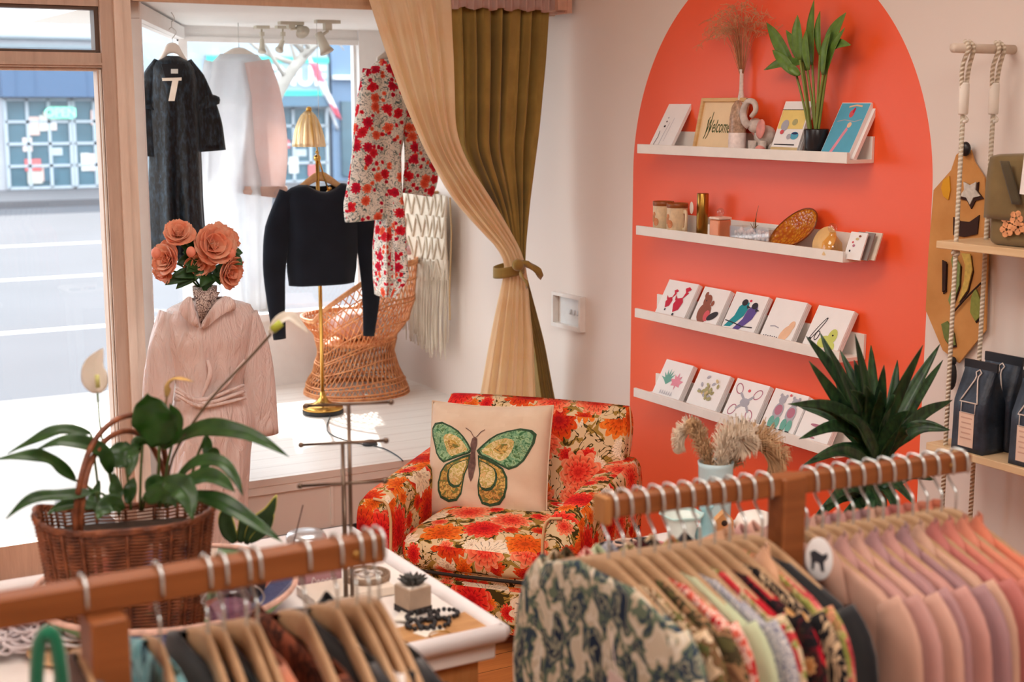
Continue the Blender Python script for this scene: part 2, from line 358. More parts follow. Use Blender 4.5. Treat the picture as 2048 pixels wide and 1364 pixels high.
# ================================================================ the street
asphalt = mat((76, 78, 84), .9, var=.06, nscale=.6)
struct('ground_street', MB().bb((-30, 5.5, -.3), (60, 60, -.15)), asphalt)
struct('ground_sidewalk', MB().bb((-30, 28.2, -.15), (60, 33, -.02)), mat((96, 96, 100), .9, nscale=1))
struct('ground_pavement', MB().bb((-30, 5.5, -.15), (60, 9.4, -.10)), mat((128, 126, 124), .9, nscale=1))
mb = MB()
for y in (12.5, 16.4, 20.4): mb.bb((-20, y, -.15), (50, y+.14, -.145))
struct('trim_5', mb, mat((244, 244, 246), .8))
def window_block(par, x0, x1, z0, z1, nx, nz, frame, pane, posters=0, seed=1, Y=32):
    rr = random.Random(seed); m = MB()
    for i in range(nx+1): x = x0+(x1-x0)*i/nx; m.bb((x-.035, Y-.10, z0), (x+.035, Y, z1))
    for j in range(nz+1): z = z0+(z1-z0)*j/nz; m.bb((x0, Y-.10, z-.03), (x1, Y, z+.03))
    f = part('window', m, frame, par, world=True)
    part('pane', MB().bb((x0, Y-.05, z0), (x1, Y-.03, z1)), pane, f, world=True)
    cols = [(214, 196, 192), (210, 180, 172), (206, 110, 112), (176, 188, 194), (206, 206, 202), (74, 102, 118), (190, 186, 178)]
    for k in range(posters):
        x = rr.uniform(x0+.1, x1-.3); z = rr.uniform(z0+.05, z1-.5); ww = rr.uniform(.12, .34); h = rr.uniform(.12, .42)
        part('poster', MB().bb((x, Y-.075-.003*k, z), (x+ww, Y-.072-.003*k, z+h)), mat(cols[k % len(cols)], .8, var=.1), f, world=True)
fr = mat((168, 178, 186), .7); pn = mat((74, 104, 118), .2, var=.25, nscale=1.3)
b1 = thing('shop_building', 'grey storefront with a slate blue awning across the street, seen through the door', 'building', (6.6, 33, -.02))
part('wall', MB().bb((4.6, 32, -.02), (8.75, 34, 5.2)), mat((172, 174, 180), .9, nscale=2), b1, world=True)
m = MB().bb((5.72, 31.55, 1.98), (8.65, 32, 2.62))
for x in (6.0, 6.4, 7.5, 8.0): m.bb((x, 31.54, 1.98), (x+.03, 31.56, 2.6))
part('awning', m, mat((84, 106, 134), .8), b1, world=True)
part('cornice', MB().bb((4.6, 31.8, 3.02), (8.75, 32.05, 3.10)).bb((4.6, 31.85, 3.22), (8.75, 32.05, 3.27)), mat((130, 140, 146), .8), b1, world=True)
window_block(b1, 5.82, 7.18, .02, 1.93, 3, 4, fr, pn, 9, 3); window_block(b1, 7.26, 8.6, .02, 1.93, 3, 4, fr, pn, 9, 5)
os_ = thing('open_sign', 'mint green lit OPEN sign hung in the storefront under the slate awning', 'sign', onY(121, 226, 31.8))
m = MB(); text_into(m, 'OPEN', Matrix.Translation(onY(121, 226, 31.80)) @ Euler((PI/2, 0, 0)).to_matrix().to_4x4(), .26, .01, bold=.006)
part('lettering', m, mat((150, 255, 214), .5, var=0, emit=.9), os_, world=True)
part('back_plate', MB().bb(onY(99, 238, 31.86), onY(146, 213, 31.84)), mat((150, 214, 196), .6), os_, world=True)
b2 = thing('shop_building', 'grey storefront under a white lettered sign with mint green bands, across the street', 'building', (11.4, 33, -.02))
part('wall', MB().bb((8.8, 32, -.02), (13.35, 34, 5.2)), mat((164, 174, 182), .9, nscale=2), b2, world=True)
sg = part('signboard', MB().bb((10.3, 31.85, 2.02), (13.3, 32, 2.95)), mat((150, 172, 180), .7), b2, world=True)
part('band', MB().bb((10.3, 31.82, 2.03), (13.3, 31.86, 2.15)).bb((10.3, 31.82, 2.80), (13.3, 31.86, 2.93)), mat((70, 196, 176), .6), sg, world=True)
m = MB(); text_into(m, 'AVENUE', Matrix.Translation((12.05, 31.83, 2.47)) @ Euler((PI/2, 0, 0)).to_matrix().to_4x4(), .62, .02, bold=.02)
part('lettering', m, mat((250, 250, 250), .6), sg, world=True)
part('awning', MB().bb((8.9, 31.5, 1.78), (13.3, 32, 2.02)), mat((92, 120, 140), .8), b2, world=True)
window_block(b2, 8.95, 11.0, .0, 1.76, 5, 4, fr, pn, 12, 8); window_block(b2, 11.1, 13.25, .0, 1.76, 5, 4, fr, pn, 12, 9)
b3 = thing('shop_building', 'slate blue facade at the right edge of the display window, across the street', 'building', (15.6, 33, -.02))
part('wall', MB().bb((13.4, 31.9, -.02), (20, 34, 5.2)), mat((108, 132, 158), .9, nscale=2), b3, world=True)
part('ledge', MB().bb((13.4, 31.7, 2.42), (20, 31.95, 2.52)), mat((230, 234, 238), .8), b3, world=True)
part('window', MB().bb((13.6, 31.8, .1), (14.6, 31.92, 1.9)), pn, b3, world=True)
# street tree and flag
tr = thing('bare_tree', 'pale bare street tree leaning across the display window view', 'tree', onY(520, 330, 12))
bark = mat((150, 146, 140), .9, var=.2, nscale=6)
A = [onY(*p, 12) for p in ((522, 300), (545, 210), (572, 158), (602, 118), (640, 70), (680, -40))]
part('trunk', MB().tube([A[0]+V((0, 0, -2.2))]+crv(A, 14), lambda t: .075*(1-.6*t), 8), bark, tr, world=True)
rr = random.Random(4)
for k in range(16):
    s_ = crv(A, 20)[rr.randint(8, 19)]; dx = rr.uniform(-1.1, .5); e = s_+V((dx, rr.uniform(-.4, .4), rr.uniform(.1, .7)))
    part('branch', MB().tube(crv([s_, (s_+e)/2+V((0, 0, rr.uniform(-.1, .15))), e, e+V((dx*.3, 0, rr.uniform(-.2, .3)))], 8), lambda t: .022*(1-.8*t), 5), bark, tr, world=True)
fl = thing('hanging_flag', 'pink and white flag hanging on a slanted pole across the street', 'flag', onY(640, 215, 31.5))
part('pole', MB().tube([onY(616, 108, 31.55), onY(640, 170, 31.6), onY(672, 250, 31.6), onY(676, 262, 31.99)], .035, 6), mat((220, 220, 222), .5), fl, world=True)
def flagf(u, v):
    a = onY(618+50*v+22*u*(1-v*.4), 122+108*v+10*u, 31.45); return a+V((0, .08*sin(u*7+v*4), 0))
m = MB().grid(flagf, 8, 14)
for f_ in m.bm.faces: 
    c_ = f_.calc_center_median(); 
mats_ = [mat((238, 120, 140), .8), mat((246, 238, 240), .8)]
for i, f_ in enumerate(m.bm.faces): f_.material_index = 1 if (5 <= i//8 <= 10) else 0
part('flag_cloth', m, mats_, fl, world=True, solid=.004)
# ================================================================ picture ledges on the coral arch
SY0, SY1, SX = 3.39, 4.56, 3.2
SZ = [1.651, 1.331, 1.0, .675]           # top edge of each front lip
ledge_m = mat((244, 240, 232), .5, var=.03); ledge_w = mat((226, 196, 168), .55)
LBASE = [z-.036+.012 for z in SZ]        # surface the goods stand on
for i, nm in enumerate(['topmost white picture ledge on the coral arch, holding a plant and welcome frame', 'second white picture ledge from the top, holding mugs and an amber dish',
                        'third white picture ledge from the top, with a cardinal bird card at its left', 'lowest white picture ledge, behind the spiky yucca leaves']):
    z = SZ[i]; t = thing('picture_ledge', nm, 'shelf', (XW-.06, (SY0+SY1)/2, z-.036), group='white picture ledges on the coral arch')
    part('shelf_board', MB().bb((SX+.012, SY0, z-.036), (XW-.012, SY1, z-.024)), ledge_m, t, world=True)
    part('front_lip', MB().bb((SX, SY0, z-.036), (SX+.012, SY1, z), bev=.0015), ledge_m, t, world=True)
    part('back_rail', MB().bb((XW-.012, SY0, z-.036), (XW-.0005, SY1, z+.05), bev=.0015), ledge_m, t, world=True)
LEAN = R(28.5)
def card_M(y, i, dx=0., lean=LEAN):
    """card frame: u along the wall (to the viewer's right = -Y), v up the leaning face, n out of the face"""
    U = V((0, -1, 0)); Vv = V((sin(lean), 0, cos(lean))); N = V((-cos(lean), 0, sin(lean)))
    o = V((SX+.0135+dx+.002, y, LBASE[i]+.0005))
    return Matrix(((U.x, Vv.x, N.x, o.x), (U.y, Vv.y, N.y, o.y), (U.z, Vv.z, N.z, o.z), (0, 0, 0, 1)))
paper = mat((246, 244, 242), .7, var=.02)
INK = dict(red=mat((206, 30, 62), .7), dark=mat((48, 44, 50), .7), brown=mat((150, 86, 66), .7), teal=mat((26, 150, 160), .7), purple=mat((96, 76, 150), .7), peach=mat((240, 196, 160), .7),
           lime=mat((206, 214, 110), .7), green=mat((110, 176, 160), .7), pink=mat((232, 150, 168), .7), grey=mat((176, 176, 186), .7), olive=mat((176, 170, 120), .7), mauve=mat((186, 120, 140), .7),
           blue=mat((92, 176, 204), .6), yellow=mat((240, 214, 130), .7), tan=mat((214, 190, 140), .7), rose=mat((220, 92, 100), .7), navy=mat((40, 50, 96), .7), black=mat((26, 26, 30), .7))
def oval(cx, cy, rx, ry, a=0, n=16): 
    ca, sa = cos(R(a)), sin(R(a)); return [(cx+rx*cos(t)*ca-ry*sin(t)*sa, cy+rx*cos(t)*sa+ry*sin(t)*ca) for t in [k*2*PI/n for k in range(n)]]
def stroke(pts, wd):
    L = []; Rr = []
    for k in range(len(pts)):
        a = pts[max(k-1, 0)]; b = pts[min(k+1, len(pts)-1)]; dx, dy = b[0]-a[0], b[1]-a[1]; q = math.hypot(dx, dy) or 1
        L.append((pts[k][0]-dy/q*wd, pts[k][1]+dx/q*wd)); Rr.append((pts[k][0]+dy/q*wd, pts[k][1]-dx/q*wd))
    return [(L[k], L[k+1], Rr[k+1], Rr[k]) for k in range(len(pts)-1)]
def ring(cx, cy, rx, ry, a, wd, n=18): p = oval(cx, cy, rx, ry, a, n); return stroke(p+[p[0]], wd)
def leaning(name, y, i, w_, h_, th, art, label, cat, group=None, body=None, dx=0., n=1, lean=LEAN, writing=()):
    """a stack (or one) leaning on the wall; art = list of (ink, polygon or polygon list) in 0..1 face coordinates"""
    M_ = card_M(y, i, dx+th*cos(lean)*0, lean); inks = []; mb = MB(False)
    for k in range(n):
        t_ = th/n; sh = (k % 2)*.0012; mb.box((w_/2+sh, h_/2-sh*.5, -t_*(k+.5)), (w_, h_, t_*(.93 if n > 1 else 1)), M=M_)
    lay = 0
    for ink, P in art:
        if ink not in inks: inks.append(ink)
        mb.mi = inks.index(ink)+1; lay += 1
        for pl in (P if isinstance(P[0][0], (tuple, list)) else [P]): mb.poly([M_ @ V((u*w_, v*h_, .0006+.00012*lay)) for u, v in pl])
    for ink, txt, u, v, size in writing:
        if ink not in inks: inks.append(ink)
        mb.mi = inks.index(ink)+1; text_into(mb, txt, M_ @ Matrix.Translation((u*w_, v*h_, .0012)), size, .0002)
    return solo(name, mb, [body or paper]+[INK[k] for k in inks], label, cat, group)
G1 = 'greeting card stacks on the third ledge'; G2 = 'greeting card stacks on the lowest ledge'
def bird(cx, cy, s, a, body, beak):
    ca, sa = cos(R(a)), sin(R(a)); T = lambda P: [(cx+s*(x*ca-y*sa), cy+s*(x*sa+y*ca)) for x, y in P]
    return [(body, T([(-.5, -.9), (-.25, -.2), (-.3, .3), (-.1, .62), (.15, .7), (.3, .45), (.3, 0), (.1, -.4), (-.1, -.75)])), (beak, T([(.1, .55), (.42, .52), (.2, .38)]))]
c3 = []
def Yat(x, i): return onX(x, [287, 478, 655, 830][i], SX+.02).y
def cardinal(cx, cy, s): 
    return [('red', [(cx-.1*s, cy-.42*s), (cx+.12*s, cy-.3*s), (cx+.2*s, cy), (cx+.1*s, cy+.16*s), (cx-.12*s, cy+.1*s), (cx-.22*s, cy-.12*s)]), ('red', [(cx+.06*s, cy+.05*s), (cx+.3*s, cy+.36*s), (cx+.16*s, cy+.4*s)]),
            ('red', [(cx+.16*s, cy+.34*s), (cx+.36*s, cy+.5*s), (cx+.22*s, cy+.58*s), (cx+.06*s, cy+.5*s)]), ('red', [(cx-.2*s, cy+.0*s), (cx-.26*s, cy+.22*s), (cx-.08*s, cy+.06*s)]), ('dark', oval(cx-.04*s, cy-.5*s, .05*s, .06*s))]
cards3 = [(1307, 0, .190, .165, cardinal(.3, .5, .5)+cardinal(.62, .5, .68), 'greeting card stack with two red birds, leftmost on the third ledge', 5),
 (1378, 0, .155, .162, [('brown', oval(.38, .36, .24, .26, 10)), ('brown', oval(.34, .66, .15, .16)), ('brown', oval(.22, .80, .06, .08)), ('brown', oval(.56, .62, .06, .07)), ('rose', oval(.52, .30, .11, .14, 10)), ('dark', oval(.74, .32, .2, .09, 28)), ('dark', oval(.3, .66, .02, .02))], 'greeting card stack with a brown beaver holding a heart, third ledge', 6),
 (1440, 0, .184, .164, bird(.38, .5, .46, -14, 'teal', 'dark')+[('dark', oval(.40, .78, .09, .08))]+bird(.66, .46, .46, -14, 'purple', 'dark')+[('dark', oval(.72, .74, .09, .08)), ('red', oval(.55, .84, .035, .03)), ('dark', stroke([(.04, .30), (.3, .27), (.6, .22), (.9, .24)], .012))], 'greeting card stack with a teal and a purple bird on a twig', 5),
 (1518, 0, .164, .168, [('peach', oval(.74, .26, .13, .22, -32)), ('peach', oval(.84, .44, .09, .12, -20)), ('grey', stroke([(.2, .36), (.34, .38), (.48, .35)], .012))]+[('dark', oval(.12+.07*k, .14+.008*(k % 2), .016, .012)) for k in range(7)], 'greeting card stack with a pale peach blob and tiny lettering, third ledge', 6),
 (1603, 0, .172, .168, [('dark', ring(.26, .5, .035, .3, -28, .010)), ('dark', ring(.30, .36, .05, .10, -10, .010)), ('lime', oval(.55, .26, .17, .13, 20)), ('lime', oval(.72, .40, .12, .16)), ('lime', oval(.76, .16, .12, .13)), ('black', oval(.72, .42, .025, .018)), ('dark', oval(.14, .26, .05, .04))], 'greeting card stack with a lime green figure, rightmost on the third ledge', 7)]
for x0, x1, w_, h_, art, lb, n_ in cards3: leaning('greeting_card_stack', Yat(x0, 2), 2, w_, h_, .022, art, lb, 'cards', G1, n=n_)
maple = [(.5, .95), (.58, .7), (.75, .8), (.7, .58), (.95, .55), (.78, .38), (.8, .22), (.55, .26), (.5, .02), (.45, .26), (.2, .22), (.22, .38), (.05, .55), (.3, .58), (.25, .8), (.42, .7)]
fan = []
for k in range(7):
    a = R(20+140*k/6); fan.append([(.34, .40), (.34+.13*cos(a)-.03*sin(a), .48+.13*sin(a)*1.2+.03*cos(a)), (.34+.27*cos(a), .46+.34*sin(a)), (.34+.13*cos(a)+.03*sin(a), .48+.13*sin(a)*1.2-.03*cos(a))])
loops = []
for cx, cy, a in ((.2, .78, 40), (.78, .74, -40), (.22, .28, -30), (.76, .24, 30)): loops += ring(cx, cy, .09, .13, a, .012)
rr = random.Random(2)
def bearP(cx): return [('grey', oval(cx, .52, .14, .2)), ('grey', oval(cx, .78, .1, .1)), ('mauve', oval(cx, .55, .11, .12)), ('green', oval(cx-.08, .26, .08, .14)), ('green', oval(cx+.08, .26, .08, .14)), ('grey', oval(cx-.08, .88, .035, .04)), ('grey', oval(cx+.08, .88, .035, .04)), ('dark', oval(cx-.09, .12, .07, .03)), ('dark', oval(cx+.1, .12, .07, .03))]
cards4 = [(1301, .176, .168, [('green', fan)]+[('pink', [(.42+u*.5, .30+v*.48) for u, v in maple])]+[('grey', stroke([(.25+.08*k, .16), (.27+.08*k, .26), (.29+.08*k, .17)], .010)) for k in range(6)], 'greeting card stack with a green leaf and pink maple leaf, lowest ledge', 6),
 (1369, .182, .165, [(rr.choice(['olive', 'olive', 'tan', 'grey']), oval(rr.gauss(.5, .13), rr.gauss(.5, .15), .035, .06, rr.uniform(0, 180), 8)) for k in range(34)], 'greeting card stack with a faint olive floral sprig, lowest ledge', 6),
 (1442, .184, .166, [('mauve', loops), ('grey', oval(.5, .5, .14, .10)), ('grey', stroke([(.28, .70), (.5, .52), (.70, .30)], .03)), ('grey', stroke([(.70, .68), (.5, .5), (.3, .32)], .03)), ('rose', oval(.5, .78, .04, .035))], 'greeting card stack with looped heart scissors drawing, lowest ledge', 6),
 (1518, .176, .166, bearP(.34)+bearP(.72)+[('rose', oval(.53, .92, .03, .03))], 'greeting card stack with two grey bears in trousers, lowest ledge', 6),
 (1589, .160, .160, [('rose', oval(.45, .74, .1, .035)), ('rose', oval(.62, .76, .09, .03)), ('olive', oval(.34, .76, .09, .03)), ('tan', oval(.56, .70, .16, .025)), ('mauve', stroke([(.5, .2), (.52, .42), (.52, .44)], .02)), ('mauve', oval(.52, .46, .2, .035)), ('mauve', oval(.5, .18, .1, .02))], 'greeting card stack with a pink cake stand, behind the yucca leaves', 6)]
for x0, w_, h_, art, lb, n_ in cards4: leaning('greeting_card_stack', Yat(x0, 3), 3, w_, h_, .022, art, lb, 'cards', G2, n=n_)

# ---------------- top ledge
z0 = LBASE[0]; clear = glass('clear_glass', (.95, .94, .93, 1), .13)
rr = random.Random(11)
txt = [('grey', stroke([(.10+.0, .86-.05*k), (.10+rr.uniform(.35, .8), .86-.05*k)], .006)) for k in (0, 1, 2, 9, 10, 11, 12, 13, 14)]
leaning('art_print', Yat(1296, 0), 0, .141, .206, .012, [('dark', oval(.30, .52, .045, .022)), ('dark', oval(.30, .62, .03, .018)), ('grey', oval(.30, .70, .03, .018)), ('dark', stroke([(.16, .10), (.22, .30), (.18, .42)], .010)), ('grey', stroke([(.4, .12), (.42, .4), (.46, .6)], .008)), ('grey', stroke([(.55, .2), (.58, .7)], .006))], 'white art print with small dark marks, leftmost on the top ledge', 'print', lean=R(30))
leaning('comic_print', Yat(1539, 0), 0, .136, .200, .020, [('tan', [(0, 0), (1, 0), (1, .17), (0, .17)]), ('dark', [(.08, .205), (.84, .205), (.84, .225), (.08, .225)]), ('yellow', [(.02, .5), (.96, .5), (.96, .84), (.02, .84)]), ('dark', [(.0, .84), (1, .84), (1, .852), (0, .852)]), ('blue', oval(.74, .38, .15, .07)), ('navy', oval(.74, .42, .12, .02)), ('tan', oval(.3, .6, .1, .06)), ('grey', oval(.28, .56, .14, .10)), ('rose', oval(.24, .44, .07, .04)), ('olive', oval(.62, .62, .1, .06)), ('grey', oval(.55, .36, .08, .05))],
        'beige and yellow illustrated print with a blue bowl, beside the black pot', 'print', n=2, lean=R(21))
for k, (dx, lb) in enumerate(((0, 'blue picture book with a diving swimmer on its cover, rightmost on the top ledge'), (.016, 'white book leaning directly behind the blue picture book'))):
    leaning('picture_book', Yat(1639, 0)-.012*k, 0, .136, .207, .013, [] if k else [('blue', [(.015, .01), (.985, .01), (.985, .985), (.015, .985)]), ('pink', stroke([(.30, .05), (.40, .24), (.50, .44), (.56, .54)], .045)), ('peach', oval(.58, .6, .07, .05)), ('rose', oval(.50, .80, .08, .07)), ('paper', stroke([(.12, .66), (.35, .69), (.7, .66), (.92, .70)], .010)) if False else ('grey', stroke([(.12, .66), (.35, .69), (.7, .66), (.92, .70)], .008)), ('red', oval(.54, .86, .04, .05)), ('peach', stroke([(.32, .92), (.55, .95), (.76, .93)], .015))],
            lb, 'book', dx=dx, group='picture books at the end of the top ledge')
fm = wood('pale_frame_wood', (206, 160, 100), (236, 200, 146), (3, 3, 30), .5)
y = Yat(1376, 0); M_ = card_M(y, 0, .022, R(12)); fw_, fh_ = .262, .205
wf = thing('welcome_frame', 'light wooden picture frame with the word Welcome in green script', 'frame', M_ @ V((fw_/2, 0, 0)))
mb = MB(False)
for c, d in (((.007, fh_/2, -.009), (.014, fh_, .022)), ((fw_-.007, fh_/2, -.009), (.014, fh_, .022)), ((fw_/2, .007, -.009), (fw_, .014, .0215)), ((fw_/2, fh_-.007, -.009), (fw_, .014, .0215))): mb.box(c, d, bev=.002, M=M_)
part('frame', mb, fm, wf, world=True)
part('backing', MB(False).box((fw_/2, fh_/2, -.012), (fw_-.02, fh_-.02, .008), M=M_), mat((244, 218, 176), .7, var=.03), wf, world=True)
mb = MB(False); text_into(mb, 'Welcome', M_ @ Matrix.Translation((fw_*.45, fh_*.48, -.0075)) @ Matrix.Scale(1.9, 4, (0, 1, 0)), .036, .0003, shear=.3)
for k in range(2): mb.sm = False; [mb.poly([M_ @ V((u*fw_, v*fh_, -.007)) for u, v in q]) for q in stroke([(.17+.05*k, .26), (.20+.06*k, .34), (.23+.07*k, .62+.08*k), (.25+.06*k, .66+.09*k)], .007)]
part('lettering', mb, mat((70, 84, 40), .7), wf, world=True)
# slim white vase with dried grass
def at(x, y, X, i): p = onX(x, y, X); return V((p.x, p.y, LBASE[i]))
vb = at(1480, 285, 3.288, 0)
va = solo('slim_vase', MB().lathe([(.019, 0), (.021, .004), (.0215, .06), (.020, .10), (.014, .135), (.0085, .155), (.008, .20), (.010, .205), (.0085, .207), (.006, .20)], vb), mat((228, 214, 204), .45, var=.12, nscale=160), 'tall slim speckled white vase of dried grass on the top ledge', 'vase'); va.scale = (.80, 1.1, 1.46)
dg = thing('dried_grass_bunch', 'bunch of feathery dried grass fanning from the slim white vase', 'dried grass', vb+V((0, 0, .15)))
gm = mat((214, 156, 112), .9, var=.2, nscale=40); rr = random.Random(5); mb = MB(); mp = MB()
top = vb+V((0, 0, .205))
for k in range(64):
    a = rr.uniform(0, 2*PI); sp = rr.uniform(.02, .125); rise = rr.uniform(.10, .17)
    e = top+V((cos(a)*sp*.35-.02, sin(a)*sp, rise*(1.1-sp*3.2))); P = crv([top+V((0, 0, -.04)), top+(e-top)*.45+V((0, 0, .035)), e, e+V((cos(a)*.02, sin(a)*.035, -.012))], 8)
    mb.tube(P, lambda t: .0008*(1-.5*t), 3)
    for q in range(12):
        s_ = P[rr.randint(4, 8)]; d = V((rr.gauss(0, .5), rr.gauss(0, 1), rr.gauss(-.1, .8))).normalized()*rr.uniform(.008, .022); mp.tube([s_, s_+d], .0006, 3, False)
dg.scale = (1.2, 1.45, 1.3); dg.location.z += .095
part('stalk', mb, gm, dg, world=True, kind='stuff'); part('plume', mp, mat((226, 170, 124), .9, var=.2), dg, world=True, kind='stuff')
bb_ = at(1474, 292, 3.2425, 0)
wb_ = 0
wb = thing('glass_bottle', 'clear round shouldered bottle with a rose mesh and white label, in front of the vase', 'bottle', bb_)
part('body', MB().lathe([(.024, 0), (.0275, .004), (.0285, .07), (.027, .11), (.020, .142), (.008, .158), (.0004, .160)], bb_), mat((214, 178, 150), .25, var=.3, nscale=120, trans=.35), wb, world=True)
part('label', MB().lathe([(.0287, .004), (.0291, .006), (.0293, .062), (.0288, .064)], bb_, sx=1.0), mat((240, 226, 220), .7, var=.15, nscale=60), wb, world=True)
wb.scale = (.95, 1.27, 1.2)
# elephant figurine with raised trunk
eb = at(1518, 292, 3.262, 0); el = thing('elephant_figurine', 'grey and pink ceramic elephant figurine with its trunk curled up', 'figurine', eb)
ec = mat((206, 194, 184), .4, var=.18, nscale=50); ep = mat((226, 150, 140), .45, var=.15, nscale=50)
mb = MB(); mb.ell(eb+V((.012, -.012, .060)), .030, .036, .034); mb.ell(eb+V((-.008, .010, .092)), .022, .024, .024)
for dx, dy in ((-.012, .014), (-.012, -.026), (.02, .012), (.02, -.03)): mb.tube([eb+V((dx, dy, .045)), eb+V((dx*1.1, dy, .018)), eb+V((dx*1.1, dy, .0005))], [.014, .012, .014], 10)
part('body', mb, ec, el, world=True)
part('trunk', MB().tube(crv([eb+V((-.020, .020, .090)), eb+V((-.030, .030, .104)), eb+V((-.032, .036, .136)), eb+V((-.030, .020, .166)), eb+V((-.030, -.006, .164)), eb+V((-.030, -.014, .140)), eb+V((-.030, .004, .120))], 26), lambda t: .013-.006*t, 10), ec, el, world=True)
for s_, nm in ((-1, 'ear'), (1, 'ear')):
    part('ear', MB().ell(eb+V((-.022 if s_ < 0 else .008, -.006+s_*.022, .082)), .006, .024, .032, M=Euler((R(s_*-22), 0, R(s_*14))).to_matrix()), ep, el, world=True)
part('ball', MB().ell(eb+V((-.020, -.026, .0165)), .016), ep, el, world=True)
el.scale = (1.15, 1.3, 1.12)
# plant in black pot
pb = at(1632, 296, 3.252, 0); pot = thing('potted_plant', 'glossy green plant with upright leaves in a small black pot on the top ledge', 'plant', pb)
part('pot', MB().lathe([(.034, 0), (.038, .004), (.042, .092), (.0405, .096), (.038, .092), (.037, .082), (.002, .080)], pb, 32), mat((34, 34, 38), .25, var=.05), pot, world=True)
lm = mat((98, 132, 54), .4, var=.22, nscale=40); sm_ = mat((126, 142, 66), .5, var=.15)
def leafmesh(mb, P, W, N, fold=.25, nu=6, wave=0., prof=None):
    """leaf along points P, half-width W, N = the side its face looks to"""
    k = len(P)-1; rows = []
    for i, p in enumerate(P):
        t = i/k; tg = (P[min(i+1, k)]-P[max(i-1, 0)]).normalized(); sd = tg.cross(V(N)); sd = sd.normalized() if sd.length > 1e-5 else V((1, 0, 0)); up = sd.cross(tg).normalized()
        w_ = W*(prof(t) if prof else (sin(PI*min(1, t*.96+.04)**.8)**.85)); w_ = max(w_, W*.02)
        rows.append([p+sd*w_*(-1+2*j/nu)+up*(abs(-1+2*j/nu)*w_*fold+wave*W*sin(t*14+(1.5 if j < nu/2 else 0))*abs(-1+2*j/nu)) for j in range(nu+1)])
    mb.loft(rows, False); return mb
D = lambda x, y, dd=0.: onX(x, y, pb.x+dd)
stems = [((1612, 240), (1590, 140), (1533, 45), .030), ((1622, 240), (1600, 120), (1595, 30), .022), ((1630, 240), (1625, 130), (1628, 0), .030), ((1640, 240), (1650, 120), (1692, 25), .026), ((1634, 240), (1640, 110), (1640, 22), .022), ((1618, 240), (1605, 125), (1528, 140), .018), ((1642, 240), (1660, 100), (1702, 90), .017), ((1628, 240), (1615, 140), (1572, 60), .020), ((1636, 240), (1646, 150), (1662, 60), .026)]
for k, (a, b, c, wd) in enumerate(stems):
    off = (-.02+.005*k) if k % 2 else (.012-.004*k); A_ = pb+V((off*.5, (D(*a).y-pb.y)*.6, .06)); B_ = D(*b, off); C_ = D(*c, off*1.2)
    st_ = part('stem', MB().tube(crv([A_, (A_+B_)/2+V((0, 0, .01)), B_], 8), .0042, 6), sm_, pot, world=True)
    mb = MB(); leafmesh(mb, crv([B_, (B_+C_)/2+V((-.006, 0, .012)), C_], 12), wd*.95, (-1, .25*(-1)**k, .2)); part('leaf', mb, lm, pot, world=True, solid=.001)
for k, (a, b, wd) in enumerate((((1592, 150), (1545, 100), .018), ((1650, 150), (1690, 55), .017), ((1600, 150), (1575, 135), .013), ((1618, 140), (1612, 60), .016))):
    A_, B_ = D(*a, -.01), D(*b, -.02); mb = MB(); leafmesh(mb, crv([A_, (A_+B_)/2+V((-.008, 0, .01)), B_], 10), wd*1.1, (-1, 0, .3)); part('leaf', mb, lm, pot, world=True, solid=.001)

# ---------------- second ledge
for x, lb in ((1326, 'speckled beige mug with brown rim, furthest left on the second ledge'), (1354, 'speckled beige mug with handle, standing beside the brass tube')):
    b = at(x, 460, 3.258 if x < 1340 else 3.24, 1); t = thing('coffee_mug', lb, 'mug', b, group='mugs on the second ledge')
    part('cup', MB().lathe([(.030, 0), (.036, .003), (.037, .066), (.0375, .074), (.0355, .074), (.034, .066), (.033, .01), (.001, .008)], b), mat((232, 208, 170), .4, var=.1, nscale=90), t, world=True)
    part('rim_glaze', MB().lathe([(.0376, .066), (.0382, .072), (.0376, .0765), (.0354, .0765), (.0350, .070)], b), mat((150, 84, 40), .35, var=.2, nscale=80), t, world=True)
    part('handle', MB().tube(crv([b+V((0, -.035, .058)), b+V((-.004, -.056, .056)), b+V((-.006, -.060, .034)), b+V((-.004, -.052, .018)), b+V((0, -.035, .016))], 14), .0052, 8), mat((232, 208, 170), .4), t, world=True)
    mb = MB(False); 
    for dy, dz, r_ in ((.010, .036, .011), (-.006, .028, .012), (.004, .046, .007)): mb.poly([b+V((-.0374*cos(q[0]/.037), .037*sin(q[0]/.037), q[1])) for q in oval(dy, dz, r_, r_*.8)])
    t.scale = (1.1, 1.1, 1.62)
    part('motif', mb, mat((206, 130, 76), .5, var=.2, nscale=80), t, world=True, solid=.001)
b = at(1404, 468, 3.245, 1); t = thing('brass_tube', 'tall brass coloured tube with a round white tag, beside the mugs', 'tube', b)
part('body', MB().lathe([(.0185, 0), (.020, .001), (.020, .143), (.0185, .145)], b), mat((168, 128, 58), .28, .9, var=.1), t, world=True)
part('tag', MB().lathe([(.019, -.001), (.020, 0), (.019, .001)], b+V((-.030, .022, .098)), 24, Euler((0, R(90), R(-20))).to_matrix()), mat((236, 222, 206), .6), t, world=True)
t.scale = (1.1, 1.1, 1.17)
b = at(1424, 470, 3.222, 1); solo('white_box', MB(False).box(b+V((0, .006, .030)), (.014, .022, .060)), mat((240, 232, 222), .6), 'small white box standing between brass tube and copper candle', 'box')
b = at(1440, 470, 3.235, 1); t = thing('candle_jar', 'square copper pink candle with a clear stopper on the second ledge', 'candle', b)
part('jar', MB(False).box(b+V((0, 0, .030)), (.046, .046, .060), bev=.004), mat((222, 140, 100), .3, .35, var=.15), t, world=True)
part('lid', MB(False).box(b+V((0, 0, .0635)), (.048, .048, .007), bev=.002), mat((246, 224, 206), .4), t, world=True)
t.scale = (1.25, 1.25, 1.35)
